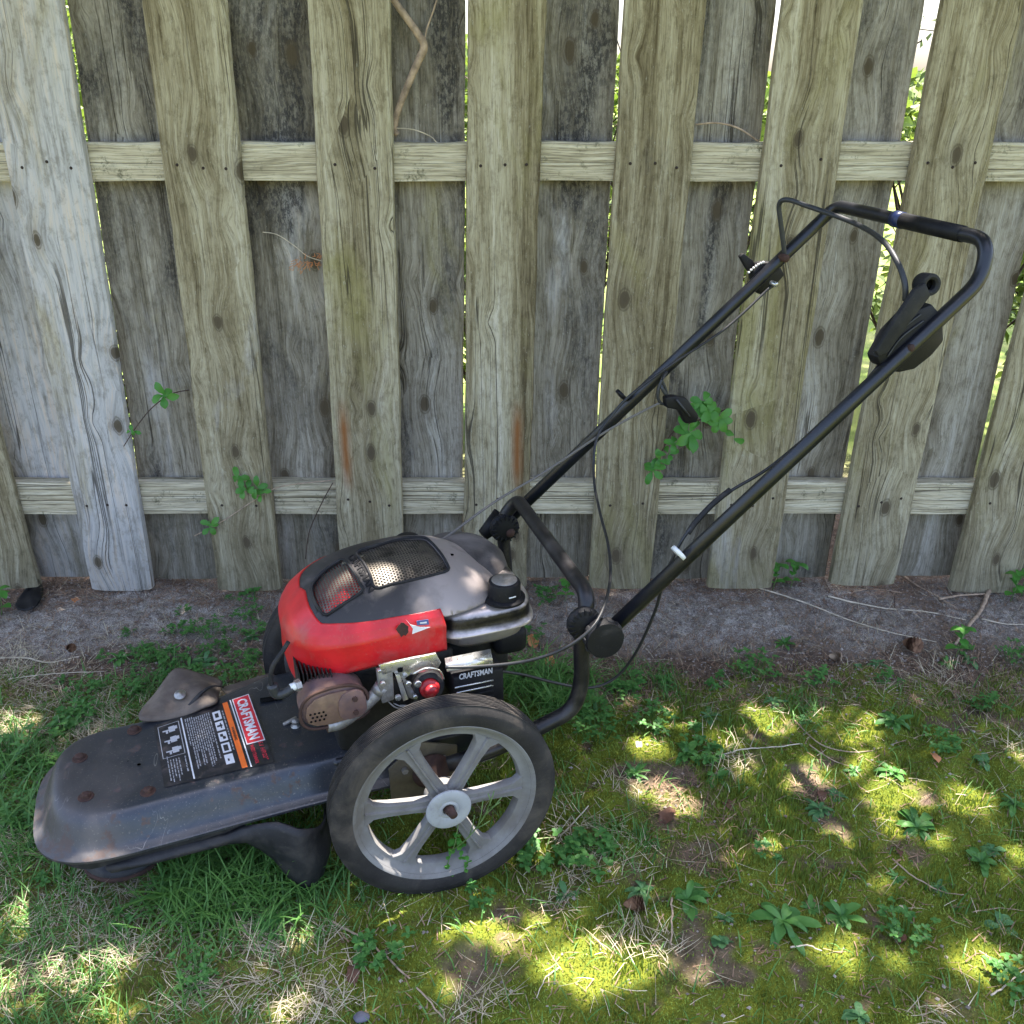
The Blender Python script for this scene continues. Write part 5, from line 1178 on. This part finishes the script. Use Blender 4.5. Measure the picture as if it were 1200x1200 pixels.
stick([(930, 842), (960, 875), (1005, 885), (1050, 870), (1088, 858)], .0017, 'twig', 'long thin curved stick sweeping below the brightest moss patch')
stick([(948, 875), (975, 890), (1000, 903), (1010, 915)], .0014, 'twig', 'thin brown twig below the curved sweeping one')
stick([(1105, 806), (1130, 810), (1150, 830), (1170, 850)], .0018, 'twig', 'kinked brown twig on the right below the seedlings')
stick([(640, 985), (662, 972), (690, 950)], .0022, 'twig_pale', 'bleached stick leading away from behind the near wheel')
stick([(1045, 1010), (1070, 1028), (1105, 1042), (1130, 1048)], .0017, 'twig', 'thin twig across the shaded moss, right of centre')
stick([(925, 1115), (945, 1112), (962, 1120)], .0018, 'twig_pale', 'short pale twig below the rosettes at the bottom')
stick([(380, 1078), (425, 1100), (462, 1130), (495, 1165), (522, 1200)], .0024, 'twig', 'long brown curved stick in the bottom foreground below the near wheel')
stick([(0, 768), (30, 772), (60, 776), (95, 770)], .0026, 'twig_pale', 'pale stick at the left edge where soil meets straw')
stick([(10, 795), (60, 793), (125, 789)], .0014, 'twig_pale', 'thin straight stalk at the left edge over the straw')
stick([(1160, 1175), (1185, 1150), (1205, 1135)], .0018, 'twig_pale', 'pale stick in the bottom right corner')
stick([(655, 1142), (640, 1160), (628, 1180)], .0013, 'twig_pale', 'small pale stalk in the bottom middle, on dark moss')
stick([(786, 1060), (787, 1085), (786, 1110)], .0022, 'twig', 'short reddish stick standing across the moss by the spoon leaved weed')
stick([(1140, 1065), (1170, 1062), (1200, 1063)], .0012, 'twig', 'hair thin twig running to the right edge low down')
M['cone'] = leafmat('cone_scale', (.10, .05, .03), (.26, .14, .08), .8, 0, sc=60)
def cone(px, py, s, label, mat='cone', rot=(1.3, .2, .4)):
    e = empty('pine_cone', Vector(W(px, py, z=0))+Vector((0, 0, .012*s))); e.rotation_euler = rot; g = []
    for k in range(70):
        t = k/70; a = k*2.4; r = .013*math.sin(math.pi*(t*.85+.12))**.7*s; z = (t-.5)*.042*s
        g.append(leaf_geo(.016*s, .012*s, a, .9-1.1*t, -.5, Vector((r*.35*math.cos(a), r*.35*math.sin(a), z)), .3, n=3))
    obj('scales', join(*g), M[mat], e)['kind'] = 'stuff'; tag(e, label, 'pine cone', 'fallen pine cones')
cone(1066, 760, 1.1, 'dark brown pine cone on the grey soil left of the thickest stick')
cone(742, 1064, .8, 'dark pine cone half hidden in the moss below the toothed rosette', rot=(1.4, .1, 1.5))
cone(978, 773, .7, 'pale sunlit pine cone at the edge of the soil', 'twig', rot=(1.4, 0, 1.1))
cone(82, 762, .6, 'brown pine cone behind the straw at the left', rot=(1.4, 0, 1.2))
def deadleaf(px, py, s, label, mat='dead_leaf', az=None, cat='dead leaf'):
    p = Vector(W(px, py, z=0)); p.z = gz(p.x, p.y)+.005; az = random.uniform(0, 6.3) if az is None else az
    V, F = leaf_geo(.05*s, .026*s, az, .35, 1.0, (0, 0, 0), .45, n=8); V = [v*.66+Vector((random.uniform(-1, 1), random.uniform(-1, 1), random.uniform(-1, 1)))*.0022*s for v in V]
    o = obj('dead_leaf', (V, F), M[mat]); o.location = p; tag(o, label, cat, 'fallen leaves')
deadleaf(960, 925, .9, 'curled dark red leaf beside the dense rosette weed'); deadleaf(860, 948, 1.1, 'reddish dead leaf near the middle of the moss'); deadleaf(790, 952, 1.4, 'large brown dead leaf on the bare spot right of the straw'); deadleaf(1062, 1097, .8, 'crumpled dark leaf in the lower right moss')
deadleaf(1089, 889, .8, 'small yellow green fallen leaf on the right', 'orange_needles'); deadleaf(410, 1132, 1.0, 'brown leaf in the grass at the bottom, left of the long curved stick'); deadleaf(1055, 1008, .7, 'pale grey brown leaf on the shaded moss'); deadleaf(1050, 1065, .5, 'tiny whitish leaf in the lower right moss', 'straw')
deadleaf(620, 745, 1.5, 'orange brown withered fern tip behind the fuel tank', 'orange_needles'); deadleaf(640, 765, 1.5, 'orange brown withered fern tip between tank and frame tube', 'orange_needles'); deadleaf(85, 703, .9, 'pinkish dry leaf on the soil beneath the second near board', 'orange_needles'); deadleaf(745, 875, .7, 'grey curled leaf on straw right of the wheel', 'straw')
# black plastic scrap, stone
V = []; F = []; pg = [(12, 712), (30, 692), (38, 680), (50, 684), (52, 696), (44, 712), (30, 718)]
c0 = Vector(W(32, 700, z=.004)); ctr = c0+Vector((0, 0, .012)); ringp = [Vector(W(x, y, z=.004+.006*(i % 3))) for i, (x, y) in enumerate(pg)]
mid = [(p+ctr)/2+Vector((0, 0, .004*((i*5) % 3-1)+.004)) for i, p in enumerate(ringp)]; n = len(pg)
V = ringp+mid+[ctr]; F = [(i, (i+1) % n, n+(i+1) % n, n+i) for i in range(n)]+[(n+i, n+(i+1) % n, 2*n) for i in range(n)]
o = obj('plastic_scrap', (V, F), M['plastic'], None, True); o.modifiers.new('s', 'SUBSURF').render_levels = 2; md = o.modifiers.new('t', 'SOLIDIFY'); md.thickness = .002
tag(o, 'crumpled black plastic scrap on the soil by the left end of the fence', 'plastic scrap')
bm = bmesh.new(); bmesh.ops.create_icosphere(bm, subdivisions=3, radius=.012)
for v in bm.verts: v.co = Vector((v.co.x*1.4, v.co.y, v.co.z*.6))*(1+.12*math.sin(v.co.x*300)*math.cos(v.co.y*260))
g = [v.co.copy() for v in bm.verts], [[v.index for v in f.verts] for f in bm.faces]; bm.free()
o = obj('stone', g, simple('grey_stone', (.12, .12, .15), .8, 0, .3, .3, 40, .4)); o.scale = (.7, .7, .7); o.location = Vector(W(424, 1192, z=.004)); tag(o, 'small grey stone at the bottom edge beside the long curved stick', 'stone')
P = scatter(26000, lambda x, y: np.clip((y-1.6)*4, 0, 1)*.85+.06, y1=2.3); n = len(P); k = U(.0010, .0052, n)*U(.35, 1, n); P[:, 2] += k*.3
oc = np.array([(1, 0, 0), (0, 1, 0), (-1, 0, 0), (0, -1, 0), (0, 0, .8), (0, 0, -.8)])*1.; V = (P[:, None, :]+oc[None]*k[:, None, None]*U(.6, 1.3, (n, 6, 1))).reshape(-1, 3)
F = (np.arange(n)[:, None, None]*6+np.array([(0, 1, 4), (1, 2, 4), (2, 3, 4), (3, 0, 4), (1, 0, 5), (2, 1, 5), (3, 2, 5), (0, 3, 5)])[None]).reshape(-1, 3)
tag(fast_mesh('soil_crumbs', V, F, leafmat('soil_crumb', (.07, .05, .04), (.46, .40, .35), .9, 0, sc=40)), 'gritty crumbs and tiny stones on the bare soil', 'grit', kind='stuff')
# ------------------------------------------------------------------ beyond the fence
def leaf_cloud(name, P, s0, s1, mat, parent=None, flat=.5, aspect=.55):
    n = len(P); nrm = rng.normal(size=(n, 3)); nrm[:, 2] = np.abs(nrm[:, 2])+flat; nrm /= np.linalg.norm(nrm, axis=1)[:, None]
    t = rng.normal(size=(n, 3)); u = np.cross(nrm, t); u /= np.linalg.norm(u, axis=1)[:, None]; v = np.cross(nrm, u); s = U(s0, s1, n)[:, None]
    V = np.stack([P-u*s, P-v*s*aspect+nrm*s*.15, P+u*s, P+v*s*aspect+nrm*s*.15], 1).reshape(-1, 3); i = np.arange(n)*4
    return fast_mesh(name, V, np.stack([i, i+1, i+2, i+3], -1), mat, parent)
def shrub(x, y, h, r, n, label, name='shrub', mat='shrub_leaf', s=(.012, .028), bare=.3):
    e = empty(name, (x, y, 0)); br_ = []; pts = []
    for k in range(16):
        a = random.uniform(0, 6.28); top = Vector((math.cos(a)*r*random.uniform(.3, 1), math.sin(a)*r*random.uniform(.3, 1), h*random.uniform(.5, 1)))
        mid_ = Vector((top.x*.35+random.uniform(-.06, .06), top.y*.35, top.z*.5)); p = smooth_path([(0, 0, 0), mid_, top], 5); br_.append(tube(p, lambda t: .008*(1-.8*t), 5))
        for q in range(9):
            b = p[random.randrange(3, len(p))]; d = Vector((random.uniform(-1, 1), random.uniform(-1, 1), random.uniform(-.2, 1)))*.16; br_.append(tube([b, b+d*.5+Vector((0, 0, .01)), b+d], .002, 4)); 
            if random.random() > bare: pts += [b+d*random.uniform(.4, 1.1) for _ in range(n//110)]
    obj('branches', join(*br_), M['bark'], e); P = np.array([tuple(p) for p in pts]); P = P+rng.normal(0, .03, P.shape); P[:, 2] = np.maximum(P[:, 2], .02)
    leaf_cloud('foliage', P, s[0], s[1], M[mat], e, .4); tag(e, label, 'shrub', 'shrubs beyond the fence'); return e
random.seed(4)
shrub(1.35, 2.95, 1.5, .55, 1300, 'tangled half bare shrub seen through the rightmost wide gap', bare=.55)
shrub(.62, 2.85, 1.1, .45, 1400, 'leafy low shrub seen through the gap behind the far handle tube', bare=.4)
shrub(-1.3, 2.8, .9, .4, 1400, 'green bush seen through the slit beside the leftmost pale board', bare=.3)
for i, (x, y, h) in enumerate(((-1.75, 3.4, 1.25), (-.75, 3.2, 1.2), (-.1, 3.5, 1.1), (1.0, 3.9, .75), (2.1, 3.4, .8))):
    shrub(x, y, h, .6, 2600, ('bush far left behind the fence', 'bush behind the slit beside the second near board', 'bush behind the slit left of the fifth near board', 'bush behind the gap left of the seventh near board', 'bush behind the rightmost boards')[i], bare=.15, s=(.018, .04))
for i, (x, h) in enumerate(((-6, 2.2), (-2.2, 2.0), (1.6, 1.5), (5.2, 1.3), (9, 1.6))):
    P = rng.normal(size=(3500, 3)); P /= np.linalg.norm(P, axis=1)[:, None]; P *= U(.6, 1, 3500)[:, None]; P = P*np.array([2.3, 1.2, h/2])+np.array([0, 0, h/2]); e = empty('hedge_bush', (x, 13+i % 2, 0))
    leaf_cloud('foliage', P, .07, .14, M['shrub_leaf'], e, .4); obj('trunk', tube([(0, 0, -.05), (0, 0, h*.6)], .06, 8), M['bark'], e); tag(e, 'large sunlit bush across the lawn beyond the fence, %s from the left' % ('first', 'second', 'third', 'fourth', 'fifth')[i], 'bush', 'bushes across the lawn')
shrub(.22, 3.3, 1.3, .4, 900, 'twiggy shrub seen through the slit left of the sixth near board', bare=.6)
e = None
# unseen overhanging tree, its foliage holed along the sun to place the light patches
SUNXY = Vector((SUND.x/SUND.z, SUND.y/SUND.z))
LIT = [(990, 847, 34, 0), (900, 847, 28, 0), (850, 862, 16, 0), (940, 905, 34, 0), (1027, 912, 34, 0), (1060, 930, 26, 0), (1135, 935, 26, 0), (794, 940, 26, 0), (761, 930, 22, 0), (980, 982, 20, 0), (915, 987, 18, 0), (687, 1127, 60, 0), (654, 1080, 34, 0), (740, 1120, 30, 0),
       (980, 1120, 24, 0), (1050, 1131, 20, 0), (1144, 1127, 34, 0), (817, 1140, 14, 0), (1150, 790, 22, 0), (794, 837, 20, 0), (757, 880, 18, 0), (976, 772, 10, 0), (1195, 814, 14, 0), (1195, 893, 14, 0), (490, 1062, 34, 0), (460, 1078, 30, 0), (560, 1058, 22, 0), (398, 1030, 20, 0), (440, 1100, 24, 0), (620, 1105, 30, 0),
       (600, 826, 30, .35), (565, 822, 26, .35), (672, 662, 16, .48), (1148, 320, 18, .9), (556, 690, 8, .45), (500, 650, 8, .5), (440, 830, 14, 0), (400, 700, 12, .46), (1125, 770, 16, 0), (1190, 1000, 12, 0), (880, 900, 14, 0), (1100, 985, 12, 0), (860, 1000, 12, 0)]
LEFTLIT = [(110, 1132, 42), (12, 1085, 30), (30, 1160, 50), (15, 850, 26), (120, 1180, 40), (350, 1100, 22), (340, 1180, 30), (520, 1160, 24)]
cz = 2.7; n = 120000
gx_ = U(-2.4, 2.4, n); gy_ = U(.1, 2.75, n); keep = np.ones(n, bool)
for px, py, r, h in LIT:
    c = W(px, py, z=h); x0, y0 = c[0]-SUNXY.x*h, c[1]-SUNXY.y*h; rx = W(px+r, py, z=h)[0]-c[0]; ry = abs(W(px, py-r*.62, z=h)[1]-c[1])
    d = np.sqrt(((gx_-x0)/rx)**2+((gy_-y0)/ry)**2); keep &= (d-1)*rx+rng.normal(0, .003, n)+.03*(fbm(gx_, gy_, 16, 2, 77)-.5) > .010
for px, py, r in LEFTLIT:
    c = W(px, py, z=0); rx = W(px+r, py, z=0)[0]-c[0]; ry = abs(W(px, py-r*.62, z=0)[1]-c[1]); d = np.sqrt(((gx_-c[0])/rx)**2+((gy_-c[1])/ry)**2)
    keep &= (d > 1.1) | (rng.random(n) < .10)
gx_, gy_ = gx_[keep], gy_[keep]; hz = cz+U(-.35, .55, len(gx_))+.25*np.sin(gx_*2.1)
P = np.stack([gx_+SUNXY.x*hz, gy_+SUNXY.y*hz, hz], -1)
tb_ = Vector((2.9, 4.3, 0)); e = empty('unseen_dapple_tree', tb_); tag(e, 'unseen broad leaved tree beyond the fence, its foliage shaped to dapple the ground', 'tree')
obj('trunk', tube(smooth_path([(0, 0, -.1), (.05, -.05, 1.2), (-.05, -.2, 2.6), (-.1, -.3, 4.4), (0, -.2, 6.5)], 6), lambda t: .17*(1-.72*t), 16), M['bark'], e)
lb = []
for k in range(16):
    q = P[rng.integers(len(P))]; q = Vector(q)-tb_; s0 = Vector((-.05, -.2, random.uniform(2.3, 3.2))); m_ = s0.lerp(q, .5)+Vector((0, 0, .25)); lb.append(tube(smooth_path([s0, m_, q], 6), lambda t: .028*(1-.85*t), 7))
obj('boughs', join(*lb), M['bark'], e)
leaf_cloud('foliage', P-np.array(tb_), .014, .030, M['tree_leaf'], e, 1.2, .6)
P2 = rng.normal(size=(16000, 3)); P2 /= np.linalg.norm(P2, axis=1)[:, None]; P2 *= (U(.45, 1, 16000)**.5)[:, None]; P2 = P2*np.array([1.9, 1.9, 1.9])+np.array([.5, 1.2, 5.6]); k = fbm(P2[:, 0]+9, P2[:, 2]+P2[:, 1], 1.6, 3, 9) > .42
leaf_cloud('crown', P2[k], .04, .08, M['tree_leaf'], e, .6, .6)
